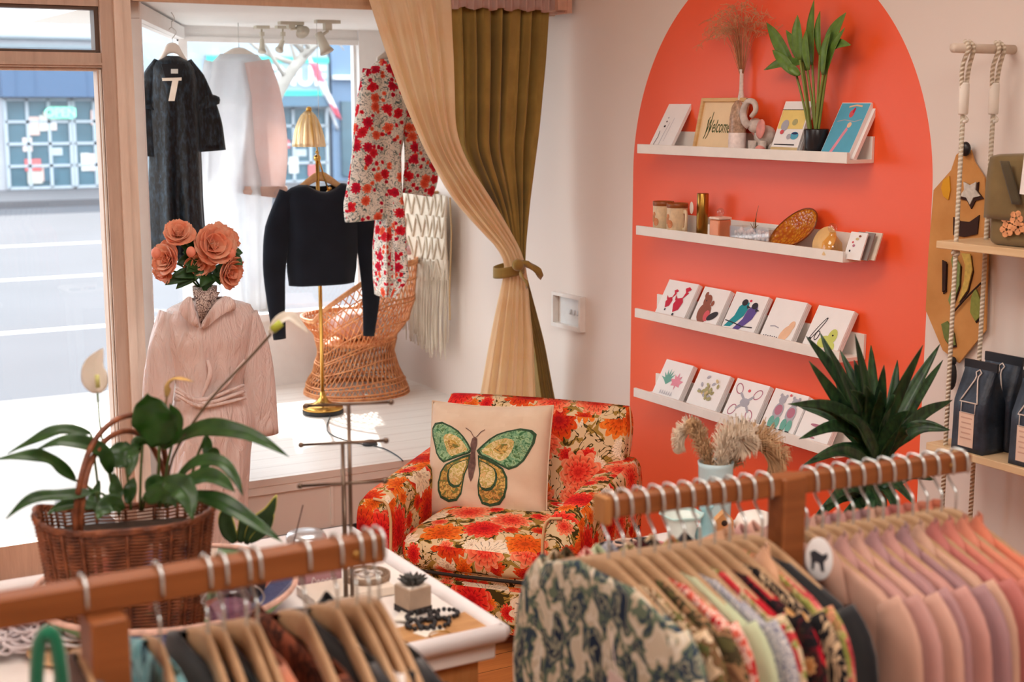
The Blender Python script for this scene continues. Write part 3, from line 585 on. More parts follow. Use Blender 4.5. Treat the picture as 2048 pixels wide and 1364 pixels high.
part('stopper', MB().ell(b+V((0, 0, .079)), .012), clear, t, world=True)
y0_, y1_ = Yat(1462, 1), Yat(1540, 1); b = V((3.24, (y0_+y1_)/2, LBASE[1])); t = thing('crystal_planter', 'clear faceted box of pale pebbles holding a dry twig plant', 'planter', b)
mb = MB(False).bb((3.212, y1_, b.z), (3.275, y0_, b.z+.004)).bb((3.212, y1_, b.z), (3.215, y0_, b.z+.052)).bb((3.272, y1_, b.z), (3.275, y0_, b.z+.052)).bb((3.215, y1_, b.z+.004), (3.272, y1_+.003, b.z+.052)).bb((3.215, y0_-.003, b.z+.004), (3.272, y0_, b.z+.052))
part('box', mb, clear, t, world=True)
mb = MB(); rr = random.Random(8)
for k in range(70): mb.ell((rr.uniform(3.222, 3.266), rr.uniform(y1_+.012, y0_-.012), b.z+rr.uniform(.010, .040)), rr.uniform(.005, .009), n=6, m=4)
part('pebble', mb, mat((246, 226, 216), .4, var=.15, nscale=60), t, world=True, kind='stuff')
mb = MB(); T0 = V((3.24, b.y-.005, b.z+.04))
for e in ((.0, -.012, .075), (-.004, -.006, .045), (.0, .030, .022), (.004, .018, .03), (-.004, -.02, .02)): mb.tube(crv([T0, T0+V(e)*.5+V((0, .006, .004)), T0+V(e)], 6), lambda q: .0018*(1-.7*q), 5)
part('twig', mb, mat((120, 90, 56), .8), t, world=True)
t.scale = (1, 1, 1.25)
# amber glass leaf dish leaning on the wall
amb = NT('amber_glass'); f = amb.new('TexVoronoi'); f.inputs['Scale'].default_value = 90; amb.put(f.inputs['Vector'], amb.ob()); amb.set(Base_Color=amb.ramp(f.outputs[0], [(.1, C(236, 160, 40)), (.7, C(196, 92, 10))]), Roughness=.15, Transmission_Weight=.25, Specular_IOR_Level=.8); amb.bump(f.outputs[0], .6, .004)
Y_ = Yat(1572, 1); M_ = card_M(Y_+.052, 1, .006, R(28)) @ Matrix.Translation((.05, .078, 0)) @ Matrix.Rotation(R(30), 4, 'Z')
def dish(u, v): 
    a = u*2*PI; r_ = v; return M_ @ V((-.105*r_*cos(a), .064*r_*sin(a)*(1-.18*cos(a)), .016*r_*r_-.010))
dsh = thing('amber_dish', 'amber glass leaf shaped dish leaning on the second ledge', 'dish', V((3.23, Y_, LBASE[1])))
part('bowl', MB().grid(dish, 32, 7, True), amb.m, dsh, world=True, solid=.004)
part('rim', MB().tube([dish(k/32, 1.0) for k in range(33)], .003, 6), mat((130, 60, 10), .3), dsh, world=True)
Y_ = Yat(1630, 1); M_ = card_M(Y_+.02, 1, .012, R(24)) @ Matrix.Translation((.035, .036, 0))
solo('round_coaster', MB().lathe([(.050, -.003), (.052, 0), (.050, .003)], M_ @ V((0, .014, 0)), 32, M_.to_3x3()), mat((240, 196, 130), .5, var=.12), 'pale orange round coaster leaning beside the amber dish', 'coaster')
b = at(1664, 492, 3.235, 1); t = thing('scent_bottle', 'small clear bottle with a round glass stopper on the second ledge', 'bottle', b)
part('body', MB().lathe([(.026, 0), (.029, .004), (.026, .034), (.012, .050), (.008, .054), (.008, .060)], b), glass('amber_tint_glass', (1, .86, .6, 1), .10), t, world=True)
t.scale = (1.25, 1.25, 1.3)
part('stopper', MB().ell(b+V((0, 0, .072)), .013), clear, t, world=True)
for k, (lb, bd) in enumerate((('small white illustrated card at the right end of the second ledge', paper), ('grey backed card behind the white illustrated card, second ledge', mat((150, 140, 136), .7)), ('cream card at the back of the second ledge right end', mat((238, 226, 208), .7)))):
    leaning('small_card', Yat(1690, 1)-.012*k, 1, 0.075, .092, .005, [('dark', oval(.25, .3, .05, .04)), ('mauve', oval(.4, .5, .08, .05)), ('tan', oval(.5, .75, .1, .05)), ('brown', oval(.62, .86, .08, .04)), ('rose', oval(.3, .62, .05, .04))] if k == 0 else [], lb, 'card', 'small cards at the end of the second ledge', bd, dx=.020*k, lean=R(20))

# light switch in a recessed box on the wall
P0, P1 = onX(1114, 586, XW), onX(1171, 664, XW); yA, yB, zA, zB = P0.y, P1.y, (P0.z+onX(1112, 648, XW).z)/2+.105, 0
zt, zb = onX(1142, 588, XW).z, onX(1142, 657, XW).z
sw = thing('light_switch', 'white triple light switch in a deep framed wall box', 'switch', V((XW, (yA+yB)/2, zb)))
fwd = .014
mb = MB(False).bb((XW-.030, yB, zb+fwd*1.3), (XW-.0005, yB+fwd, zt-fwd)).bb((XW-.030, yA-fwd, zb+fwd*1.3), (XW-.0005, yA, zt-fwd)).bb((XW-.030, yB, zb), (XW-.0005, yA, zb+fwd*1.3)).bb((XW-.030, yB, zt-fwd), (XW-.0005, yA, zt))
part('box_frame', mb, mat((240, 234, 228), .5), sw, world=True)
part('plate', MB(False).bb((XW-.008, yB+fwd, zb+fwd), (XW-.0005, yA-fwd-.03, zt-fwd)), mat((226, 228, 228), .4), sw, world=True)
for k in range(3): part('toggle', MB(False).box((XW-.011, yB+.045+.030*k, (zt+zb)/2), (.012, .010, .022), Euler((0, R(18), 0)), bev=.002), mat((200, 204, 206), .4), sw, world=True)
# ================================================================ curtains at the alcove
def poly_at(P, y):
    for (y0, x0), (y1, x1) in zip(P, P[1:]):
        if y0 <= y <= y1: q = (y-y0)/(y1-y0); return x0+(x1-x0)*q
    return P[-1][1] if y > P[-1][0] else P[0][1]
def smooth_at(P, y):
    return sum(poly_at(P, y+d) for d in (-24, -12, 0, 12, 24))/5
def curtain(Lp, Rp, Y, folds, amp, ph, y0, y1, rows=60, cols=140, seed=0):
    rr = random.Random(seed); k2 = rr.uniform(.4, .7); mb = MB()
    def fn(u, v):
        y = y0+(y1-y0)*v; a = smooth_at(Lp, y); b = smooth_at(Rp, y)
        tie = math.exp(-((y-525)/95)**2); uu = u+.018*sin(u*23+ph)+.012*sin(u*41+2*ph)
        p = onY(a+(b-a)*u, y, Y); A = amp*(1-.62*tie)*(.55+.45*min(1, (y+40)/160))
        w_ = sin(uu*folds*2*PI+ph+.5*sin(v*3+u*5))+k2*sin(uu*folds*4.3*PI+1.3*ph+v*1.4)*.5
        p.y += A*w_-.03*tie; p.z += 0; return p
    return mb.grid(fn, cols, rows)
gL = [(-60, 893), (0, 896), (300, 905), (420, 975), (500, 1003), (540, 1018), (580, 1030), (680, 1055), (830, 1075)]
gR = [(-60, 1098), (0, 1093), (120, 1082), (260, 1070), (400, 1052), (500, 1041), (540, 1040), (580, 1052), (680, 1080), (830, 1108)]
olive = cloth((176, 146, 76), (150, 122, 62), weave=900, transl=.16, rough=.75, sheen=.4)
solo('olive_curtain', curtain(gL, gR, 5.262, 7, .034, .6, -40, 815, seed=2), olive, 'olive green pleated curtain at the right side of the display alcove', 'curtain', solid=.002)
bL = [(-60, 720), (0, 740), (100, 772), (200, 808), (300, 850), (400, 905), (470, 965), (510, 1003), (540, 1003), (570, 997), (620, 990), (700, 977), (830, 955)]
bR = [(-60, 903), (0, 905), (120, 910), (260, 912), (320, 932), (400, 985), (470, 1022), (520, 1044), (545, 1046), (580, 1052), (680, 1066), (830, 1072)]
beige = cloth((255, 240, 212), (250, 226, 190), weave=900, transl=.5, rough=.7, sheer=.08)
solo('beige_curtain', curtain(bL, bR, 5.20, 6, .018, 2.1, -40, 815, seed=5), beige, 'sheer golden beige curtain swept to the right and tied, in front of the olive one', 'curtain', solid=.0015)
tc = onY(1022, 540, 5.17); tie = thing('curtain_tie', 'olive green cloth tie knotted round the gathered beige curtain', 'tie', tc+V((0, 0, -.05)))
a_, b_ = onY(998, 545, 5.17), onY(1052, 536, 5.17); mid = (a_+b_)/2; rad = (b_-a_).length/2
part('band', MB().grid(lambda u, v: mid+V(((rad+.004)*cos(u*2*PI), .055*sin(u*2*PI)+.03, .016*cos(u*2*PI)*0+(v-.5)*.045+.012*cos(u*2*PI))), 36, 4, True), olive, tie, world=True, solid=.004)
kn = onY(1036, 530, 5.10)
part('knot', MB().ell(kn, .028, .022, .026), olive, tie, world=True)
def tailf(px, wd):
    P = crv([onY(x, y, 5.10-.02*k) for k, (x, y) in enumerate(px)], 10)
    return MB().loft([[p+V((0, .012*sin(i*1.3), wd*(.4+.6*i/10))), p+V((0, -.012, 0)), p-V((0, .012*cos(i), wd*(.4+.6*i/10)))] for i, p in enumerate(P)], False)
part('tail', tailf([(1038, 524), (1058, 530), (1084, 550)], .022), olive, tie, world=True, solid=.003)
part('tail', tailf([(1036, 535), (1046, 556), (1056, 572)], .014), olive, tie, world=True, solid=.003)
# gathered pink heading and the end of its box
mb = MB(); pa, pb_ = onY(896, -30, 5.235), onY(1124, -30, 5.235)
mb.grid(lambda u, v: V((pa.x+(pb_.x-pa.x)*u, 5.215+.012*sin(u*95)+.004*sin(u*190+1), 2.31-(.115+.006*sin(u*40))*v)), 180, 6)
solo('curtain_heading', mb, cloth((226, 190, 178), transl=.2), 'gathered pale pink heading band above the olive curtain', 'curtain', solid=.002)
pe = onY(1113, 22, 5.24)
solo('curtain_bracket', MB(False).bb((pe.x-.03, 5.18, 2.20), (pe.x+.035, YF-.021, 2.26)).bb((pe.x+.015, 5.175, 2.188), (pe.x+.038, YF-.021, 2.30)), mat((214, 168, 146), .6, var=.15), 'small worn pink wooden curtain box end, top right of the curtains', 'bracket')

# ================================================================ garments
def garment_body(mb, c, prof, U=V((1, 0, 0)), W=V((0, 1, 0)), folds=7, amp=.0, n=72, ph=0., sq=1., sag=0., scoop=None):
    """prof: list of (z, half width, half depth[, shift]); a hollow tube of cloth with folds that deepen downwards"""
    Z = [p[0] for p in prof]; zt, zb = Z[0], Z[-1]; rows = []; N = 34
    for j in range(N+1):
        z = zt+(zb-zt)*j/N
        for a, b in zip(prof, prof[1:]):
            if b[0] <= z <= a[0]+1e-9:
                q = (z-a[0])/(b[0]-a[0]) if b[0] != a[0] else 0; q = q*q*(3-2*q)*.5+q*.5
                hw = a[1]+(b[1]-a[1])*q; hd = a[2]+(b[2]-a[2])*q; sh = (a[3] if len(a) > 3 else 0)*(1-q)+(b[3] if len(b) > 3 else 0)*q; break
        t = j/N; row = []
        for i in range(n):
            an = i*2*PI/n; f = 1+amp*t*(sin(an*folds+ph+1.2*sin(t*2.3))+.5*sin(an*(folds*1.7)+2*ph))
            ca_, sa_ = cos(an), sin(an); ca_ = abs(ca_)**sq*(1 if ca_ >= 0 else -1); sa_ = abs(sa_)**sq*(1 if sa_ >= 0 else -1)
            row.append(c+U*(hw*ca_*(1+.25*amp*t*sin(an*folds))+sh)+W*(hd*sa_*f)+V((0, 0, z-(scoop[1]*(1-(hw*ca_/scoop[0])**2)*max(0, 1-t/.16)*(1 if sa_ < 0 else .35) if scoop and abs(hw*ca_) < scoop[0] else 0))))
        rows.append(row)
    mb.loft(rows, True); return mb
def sleeve(mb, P, wid, W=V((0, 1, 0)), flat=.45, n=26, amp=.06, m=16):
    P = crv(P, m); rows = []
    for k, p in enumerate(P):
        t = k/m; tg = (P[min(k+1, m)]-P[max(k-1, 0)]).normalized(); sd = tg.cross(W).normalized(); i_ = t*(len(wid)-1); a = int(min(i_, len(wid)-2)); q = i_-a; w_ = wid[a]*(1-q)+wid[a+1]*q
        rows.append([p+sd*w_*cos(x)*(1+amp*sin(3*x+5*t))+W*w_*flat*sin(x)*(1+amp*sin(4*x+6*t)) for x in [i*2*PI/n for i in range(n)]])
    mb.loft(rows, True); return mb
wire = mat((206, 204, 200), .3, .85, var=0); hang_w = wood('hanger_wood', (196, 148, 98), (222, 180, 130), (30, 30, 30), .45); white_h = mat((236, 230, 222), .5)
def hanger(par, c, U, hw, wm, drop=.07, hook=.10, wmat=None, hookdir=V((0, 0, 1))):
    """arm apex at c; U along the arms"""
    P = crv([c-U*hw+V((0, 0, -drop)), c-U*hw*.55+V((0, 0, -drop*.42)), c-U*.02+V((0, 0, -.002)), c+U*.02+V((0, 0, -.002)), c+U*hw*.55+V((0, 0, -drop*.42)), c+U*hw+V((0, 0, -drop))], 24)
    Nn = U.cross(V((0, 0, 1))); rows = []
    for i, p in enumerate(P):
        h = .016+.008*sin(PI*i/24); rows.append([p+Nn*.006*cos(a)+V((0, 0, h*sin(a))) for a in [k*2*PI/10 for k in range(10)]])
    part('arm', MB().loft(rows, True, True), wm, par, world=True)
# --- black velvet dress on a wire from the ceiling
yD = 6.15
def gpt(x, y, Y): return onY(x, y, Y)
def px_prof(L, Y, d):   # [(y, xl, xr)] in photo pixels -> garment profile about a centre
    c = onY((L[0][1]+L[0][2])/2, L[0][0], Y); out = []
    for k, (y, xl, xr) in enumerate(L):
        a, b = onY(xl, y, Y), onY(xr, y, Y); dd = d[k] if isinstance(d, list) else d
        out.append((a.z-c.z, (b.x-a.x)/2, dd, (a.x+b.x)/2-c.x))
    return c, out
velvet = NT('crushed_black_velvet'); vf = velvet.noise(velvet.VM('MULTIPLY', velvet.uv(), (3, 1, 1)), 26, 4, .6)
velvet.set(Base_Color=velvet.ramp(vf, [(.45, C(8, 9, 13)), (.8, C(44, 66, 84))]), Roughness=.4, Sheen_Weight=.04, Specular_IOR_Level=.3); velvet.bump(vf, .5, .006)
vd = thing('velvet_dress', 'long crushed black velvet dress with ruffled sleeves hanging in the window', 'dress', onY(345, 500, yD))
c, pr = px_prof([(112, 334, 356), (119, 314, 376), (132, 304, 386), (160, 301, 392), (220, 299, 398), (300, 298, 402), (400, 297, 406), (522, 297, 414)], yD, [.012, .03, .05, .07, .075, .08, .09, .10])
part('bodice_and_skirt', garment_body(MB(), c, pr, folds=6, amp=.30, ph=1), velvet.m, vd, world=True, solid=.003)
for P, wd in (([(318, 122), (300, 165), (287, 230), (284, 312)], [.028, .055, .062, .09, .115]), ([(374, 122), (394, 170), (410, 230), (418, 302)], [.028, .055, .068, .095, .118])):
    part('sleeve', sleeve(MB(), [onY(x, y, yD) for x, y in P], [q*.72 for q in wd], amp=.12), velvet.m, vd, world=True, solid=.003)
for P in ([(290, 195), (286, 216)], [(404, 195), (412, 216)]):
    part('ruffle', sleeve(MB(), [onY(x, y, yD) for x, y in (P[0], ((P[0][0]+P[1][0])/2, (P[0][1]+P[1][1])/2), P[1])], [.040, .062, .072], amp=.2), velvet.m, vd, world=True, solid=.003)
mb = MB(False); q = [onY(x, y, yD-.078) for x, y in ((322, 128), (370, 128), (356, 168), (345, 176), (334, 168))]; mb.poly(q)
part('neck_opening', mb, mat((30, 34, 40), .8), vd, world=True, solid=.004)
mb = MB(False); q = lambda P: mb.poly([onY(x, y, yD-.088) for x, y in P]); q([(324, 156), (363, 155), (363, 161), (325, 162)]); q([(345, 160), (357, 160), (349, 202), (337, 202)])
part('swing_tag', mb, mat((244, 238, 226), .6), vd, world=True, solid=.002)
mb = MB(False).poly([onY(x, y, yD-.086) for x, y in ((342, 138), (356, 138), (356, 147), (342, 147))]); part('neck_label', mb, mat((214, 220, 218), .6), vd, world=True, solid=.001)
hv = thing('dress_hanger', 'pale wooden hanger holding the black velvet dress', 'hanger', onY(345, 98, yD)); cc = onY(345, 97, yD)
hanger(hv, cc, V((1, 0, 0)), .085, white_h, .10)
hook_pts = lambda c, r=.018: [c+V((0, 0, .004)), c+V((0, 0, .04)), c+V((r*.6, 0, .055)), c+V((r, 0, .072)), c+V((0, 0, .09)), c+V((-r*.8, 0, .08))]
part('hook', MB().tube(crv(hook_pts(cc), 20), .0018, 6), wire, hv, world=True)
ct = cc+V((0, 0, .09)); solo('hanging_wire', MB().tube([ct, V((ct.x, ct.y, 2.16))], .0014, 5).tube(crv([V((ct.x, ct.y, 2.16)), V((ct.x+.014, ct.y, 2.17)), V((ct.x+.01, ct.y, 2.185)), V((ct.x, ct.y, 2.2))], 8), .002, 5), wire, 'thin wire and ceiling hook above the black velvet dress', 'wire')
# --- sheer pink robe hanging behind it
sheerp = cloth((240, 242, 244), (230, 232, 236), transl=.6, sheer=.34, weave=700); sheerpk = cloth((246, 234, 232), (244, 222, 216), transl=.65, sheer=.32, weave=700)
yR = 6.75; sr = thing('sheer_robe', 'sheer white and blush hanging robe beside the black dress in the window', 'robe', onY(478, 620, yR))
c, pr = px_prof([(108, 440, 515), (125, 425, 528), (200, 414, 530), (300, 406, 536), (388, 402, 545), (500, 420, 535), (620, 432, 530)], yR, [.03, .06, .08, .09, .11, .11, .12])
part('body', garment_body(MB(), c, pr, folds=7, amp=.3, ph=2), sheerp, sr, world=True, solid=.0015)
part('sleeve', sleeve(MB(), [onY(x, y, yR-.05) for x, y in ((512, 122), (525, 200), (530, 300), (524, 388))], [.07, .09, .11, .125], amp=.12), sheerpk, sr, world=True, solid=.0015)
part('sleeve', sleeve(MB(), [onY(x, y, yR+.03) for x, y in ((430, 125), (418, 200), (412, 300), (408, 360))], [.05, .06, .07, .07], amp=.12), sheerp, sr, world=True, solid=.0015)
part('cuff', sleeve(MB(), [onY(x, y, yR-.055) for x, y in ((524, 372), (524, 382), (523, 392))], [.127, .129, .128], amp=.05), cloth((232, 196, 182), transl=.2), sr, world=True, solid=.002)
cc = onY(478, 104, yR); hr = thing('robe_hanger', 'white hanger holding the sheer robe', 'hanger', cc); hanger(hr, cc, V((1, 0, 0)), .10, white_h, .035)
part('hook', MB().tube(crv(hook_pts(cc), 20)+[V((cc.x, cc.y, 2.2))] if False else [cc, V((cc.x, cc.y, 2.2))], .0018, 6), wire, hr, world=True)
# --- floral dress at the right
fd_m = blooms('red_flower_print', (246, 236, 224), [[(150, 16, 24), (214, 24, 44), (232, 60, 70)], [(190, 40, 30), (238, 90, 60), (244, 150, 120)], [(120, 20, 40), (200, 20, 50), (220, 40, 70)]], 17, .42, leaf=[(150, 160, 150), (70, 84, 88)], leafscale=2.6, leafamt=.60, density=.62, second=.42)
fd_m2 = fd_m
yF = 5.85; fdr = thing('floral_dress', 'long white dress with red flower print and flared sleeves, hanging by the curtain', 'dress', onY(785, 590, yF))
c, pr = px_prof([(118, 758, 800), (135, 742, 822), (200, 738, 818), (270, 748, 806), (310, 756, 800), (360, 758, 800), (440, 756, 806), (500, 752, 808), (555, 752, 812), (592, 758, 780)], yF, [.03, .06, .08, .07, .06, .07, .09, .10, .10, .08])
part('body', garment_body(MB(), c, pr, folds=5, amp=.22, ph=.5), fd_m, fdr, world=True, solid=.002)
part('sleeve', sleeve(MB(), [onY(x, y, yF-.03) for x, y in ((748, 140), (738, 230), (734, 330), (731, 405), (733, 440))], [.05, .07, .085, .10, .095], amp=.10), fd_m, fdr, world=True, solid=.002)
part('sleeve', sleeve(MB(), [onY(x, y, yF-.03) for x, y in ((815, 140), (826, 230), (835, 300), (842, 350), (838, 390))], [.05, .06, .07, .085, .075], amp=.10), fd_m, fdr, world=True, solid=.002)
cc = onY(782, 108, yF); hf = thing('dress_hanger', 'clear hanger and hook holding the red flower print dress', 'hanger', cc); hanger(hf, cc, V((1, 0, 0)), .07, white_h, .03)
part('hook', MB().tube([cc, V((cc.x, cc.y, 2.2))], .0018, 6), wire, hf, world=True)
# --- black cropped sweater
knit = cloth((26, 30, 40), (20, 23, 31), weave=300, rough=.95, sheen=.08)
yS = 6.33; sw_ = thing('black_sweater', 'black cropped long sleeved sweater hanging before the wicker chair', 'sweater', onY(645, 575, yS))
c, pr = px_prof([(370, 598, 690), (380, 575, 712), (400, 570, 718), (470, 572, 716), (540, 576, 712), (572, 580, 708)], yS, [.03, .06, .08, .085, .08, .075])
part('body', garment_body(MB(), c, pr, folds=5, amp=.06, ph=.3, scoop=(.085, .035)), knit, sw_, world=True, solid=.004)
part('sleeve', sleeve(MB(), [onY(x, y, yS) for x, y in ((582, 388), (556, 460), (548, 530), (552, 600), (560, 678))], [.058, .066, .056, .044, .030], amp=.05), knit, sw_, world=True, solid=.004)
part('sleeve', sleeve(MB(), [onY(x, y, yS-.02) for x, y in ((704, 388), (728, 450), (738, 530), (742, 600), (738, 672))], [.058, .060, .052, .044, .028], amp=.05), knit, sw_, world=True, solid=.004)
cc = onY(640, 353, yS); hs = thing('sweater_hanger', 'light wooden hanger holding the black sweater', 'hanger', cc); hanger(hs, cc, V((1, 0, 0)), .11, hang_w, .055)
part('hook', MB().tube([cc, V((cc.x, cc.y, 2.2))], .0012, 5), wire, hs, world=True)
# --- cream macrame hanging on the alcove's right wall
mac = thing('macrame_vest', 'cream knotted macrame vest with long fringe on the alcove wall', 'vest', onX(860, 690, XW-.03)); cream = cloth((236, 226, 208), (222, 208, 188), weave=260, rough=.95)
Xm = XW-.055
TL, TR = onX(812, 380, Xm), onX(905, 392, Xm); BL, BR = onX(812, 560, Xm), onX(902, 560, Xm)
def mq(u, v): 
    t_ = TL.lerp(TR, u); b_ = BL.lerp(BR, u); p = t_.lerp(b_, v); p.x -= .02+.012*sin(u*7+v*3); return p
part('panel', MB().grid(mq, 24, 20), cream, mac, world=True, solid=.004)
mb = MB(); 
for r_ in range(4):
    for s_ in range(7):
        for d in (0, 1):
            u0 = s_/6; u1 = (s_+(.5 if d else -.5))/6
            mb.tube([mq(min(1, max(0, u0+(u1-u0)*k/5)), min(1, (r_+k/5)/4))+V((-.007, 0, 0)) for k in range(6)], .0062, 5)
part('knotwork', mb, cream, mac, world=True)
mb = MB(); rr = random.Random(3)
for k in range(110):
    u = k/109; p = mq(u, 1); L_ = rr.uniform(.30, .42)*(.75+.3*u); x_ = rr.uniform(-.03, .004); y_ = rr.gauss(0, .012)
    mb.tube(crv([p+V((rr.uniform(-.012, .004), 0, .10)), p+V((x_, y_*.4, -L_*.5)), p+V((x_, y_, -L_))], 6), .0026, 4)
part('fringe', mb, cream, mac, world=True, kind='stuff')
part('cord', MB().tube([onX(900, 395, Xm-.04), onX(903, 470, Xm-.045), onX(899, 590, Xm-.04), onX(900, 640, Xm-.04)], .004, 6), mat((196, 164, 120), .8), mac, world=True)
part('peg', MB().tube([V((XW, (TL.y+TR.y)/2, TL.z+.0)), V((Xm-.02, (TL.y+TR.y)/2, TL.z+.0))], .008, 8), hang_w, mac, world=True)

# ================================================================ track lights
tcol = mat((206, 200, 184), .5)
for k, (px, head, lb) in enumerate((((655, 62), [(640, 74), (650, 96)], 'white spotlight aimed down, nearest the red flower dress, on the alcove ceiling'), ((582, 58), [(600, 56), (604, 62)], 'white spotlight pointing sideways in the middle of the alcove ceiling'), ((566, 76), [(564, 86), (560, 96)], 'small white spotlight left of the sideways one, on the alcove ceiling'), ((524, 76), [(524, 84), (524, 98)], 'small white spotlight beside the sheer robe, on the alcove ceiling'))):
    Yt = (6.35, 6.55, 6.9, 6.95)[k]; b = onY(*px, Yt); t = thing('spotlight', lb, 'lamp', b, group='alcove ceiling spotlights')
    q = 1.0 if k < 2 else .6
    part('canopy', MB(False).bb((b.x-.06*q, Yt-.02, 2.185), (b.x+.06*q, Yt+.02, 2.2)), tcol, t, world=True)
    part('arm', MB().tube([V((b.x, Yt, 2.19)), b, onY(*head[0], Yt)], .008*q, 8).box((b.x, Yt, b.z+.02), (.034*q, .034*q, .034*q)), tcol, t, world=True)
    a_, e_ = onY(*head[0], Yt), onY(*head[1], Yt-.02)
    part('head', MB().tube([a_+(a_-e_)*.35, a_, e_, e_+(e_-a_)*.4], [.018*q, .020*q, .026*q, .036*q], 14), tcol, t, world=True)

# ================================================================ brass floor lamp
brass = mat((206, 160, 84), .22, .95, var=.05); yL = 5.72
bz = .30; base = onZ(646, 826, bz); yL = base.y
lp = thing('floor_lamp', 'slim brass floor lamp with a pleated gold shade on a tilted arm', 'lamp', base)
part('base', MB().lathe([(.098, .020), (.100, .026), (.098, .036), (.060, .044), (.030, .062), (.016, .085), (.011, .11)], base, 40), brass, lp, world=True)
part('base_rim', MB().lathe([(.096, 0), (.101, .003), (.101, .018), (.096, .021)], base, 40), mat((42, 42, 44), .5), lp, world=True)
pt = onY(645, 316, yL); part('pole', MB().tube([base+V((0, 0, .08)), V((base.x, base.y, pt.z))], .0095, 12), brass, lp, world=True)
pt = V((base.x, base.y, pt.z))
part('joint', MB().ell(pt, .018, .018, .018).ell(pt+V((0, 0, .028)), .009), brass, lp, world=True)
ae = onY(624, 224, yL-.03); be = onY(660, 392, yL-.02)
part('arm', MB().tube([be, pt+V((0, -.016, 0)), ae], .0045, 8), brass, lp, world=True)
part('counterweight', MB().ell(be, .030, .022, .030).ell(be+V((0, 0, .034)), .010), brass, lp, world=True)
sc_ = onY(617, 258, yL-.03)
shade = NT('gold_pleated_shade'); sf = shade.noise(shade.VM('MULTIPLY', shade.uv(), (1, .05, 1)), 60, 2); shade.set(Base_Color=shade.ramp(sf, [(.35, C(214, 170, 96)), (.65, C(252, 238, 204))]), Roughness=.35, Metallic=.45)
def shf(u, v):
    r_ = .016+.060*(v**.62)+.006*sin(v*PI); a = u*2*PI; k = 1+.05*sin(a*14); return sc_+V((r_*k*cos(a), r_*k*sin(a), .082-.165*v-.012*sin(v*PI)*0))
part('shade', MB().grid(shf, 84, 10, True), shade.m, lp, world=True, solid=.002)
part('finial', MB().ell(sc_+V((.004, 0, .092)), .014).lathe([(.012, .075), (.016, .082), (.008, .088)], sc_), brass, lp, world=True)
cordm = mat((50, 56, 60), .5)
c0 = onZ(642, 842, bz+.004); P = [base+V((.0, -.09, .006)), onZ(655, 862, bz+.004), onZ(690, 880, bz+.004), onZ(735, 890, bz+.004)]
part('cord', MB().tube(crv(P, 16), .0028, 6).tube(crv([onZ(742, 890, bz+.004), onZ(770, 898, bz+.004), onZ(795, 912, bz+.004), onZ(806, 922, bz+.003)], 10), .0028, 6), cordm, lp, world=True)
fs = onZ(740, 890, bz); part('foot_switch', MB().lathe([(.026, 0), (.030, .003), (.026, .014), (.012, .022)], fs, 20, sx=1.2), cordm, lp, world=True)

# ================================================================ wicker chair in the window
wk = NT('cane'); f = wk.noise(wk.ob(), 30, 3); wk.set(Base_Color=wk.ramp(f, [(.3, C(196, 118, 70)), (.7, C(236, 170, 116))]), Roughness=.5, Specular_IOR_Level=.4)
wc0 = V((2.935, 6.735, .30))
wch = thing('wicker_chair', 'woven rattan peacock armchair with an hourglass base in the window', 'chair', wc0)
RB = .235
def wtop(a): # height of the rim by direction; high back towards +X
    return .31+.30*min(1, max(0, (cos(a-R(-48))+.42)/1.3))
def wrad(z):
    pts = [(0, .272), (.05, .262), (.13, .222), (.22, .198), (.30, .212), (.40, .28), (.50, .31), (.72, .325), (.9, .33)]
    for (z0_, r0_), (z1_, r1_) in zip(pts, pts[1:]):
        if z <= z1_: q = (z-z0_)/(z1_-z0_); q = q*q*(3-2*q); return r0_+(r1_-r0_)*q
    return .33
def wp(a, t, d=0.):
    z = (wtop(a)+.10)*t*1.0; r_ = wrad(z)+d; return wc0+V((r_*cos(a), r_*sin(a), z))
mb = MB(); NS = 56
for s_ in (1, -1):
    for k in range(NS): mb.tube([wp(k*2*PI/NS+s_*1.1*t, t, .003*s_) for t in [j/16 for j in range(17)]], .0034, 4)
part('lattice', mb, wk.m, wch, world=True)
mb = MB()
for t in (.0, .02, .045, .10, .13, .27, .40, .43, .55, .70, .73, .86, .97, .985, 1.0): mb.tube([wp(k*2*PI/60, t, .004) for k in range(61)], .0065 if t < .05 or t > .95 else .004, 5, False)
part('hoop', mb, wk.m, wch, world=True)
part('seat', MB().lathe([(.19, .262), (.205, .268), (.205, .276), (.19, .28)], wc0), wk.m, wch, world=True)
# things heaped in and behind the chair
rr = random.Random(9)
for k, (x, y, Y, rgb, lb, r_) in enumerate(((668, 600, 6.4, (214, 180, 176), 'rumpled blush pink blanket bundled on the wicker chair seat', .11), (820, 500, 6.5, (206, 160, 156), 'small dusty pink bundle on the right rim of the wicker chair', .036))):
    p = onY(x, y, wc0.y if k == 0 else wc0.y-.02)
    if k == 0: p = V((wc0.x-.01, wc0.y, wc0.z+.28+.08))
    mb = MB(); mb.ell(p, r_*1.3, r_, r_*.72, 28, 16)
    for v_ in mb.bm.verts: d = v_.co-p; v_.co = p+d*(1+.10*sin(d.x*60+1)*cos(d.z*55)+.06*sin(d.y*80))
    solo('blanket' if k == 0 else 'cloth_bundle', mb, cloth(rgb), lb, 'blanket' if k == 0 else 'cloth')

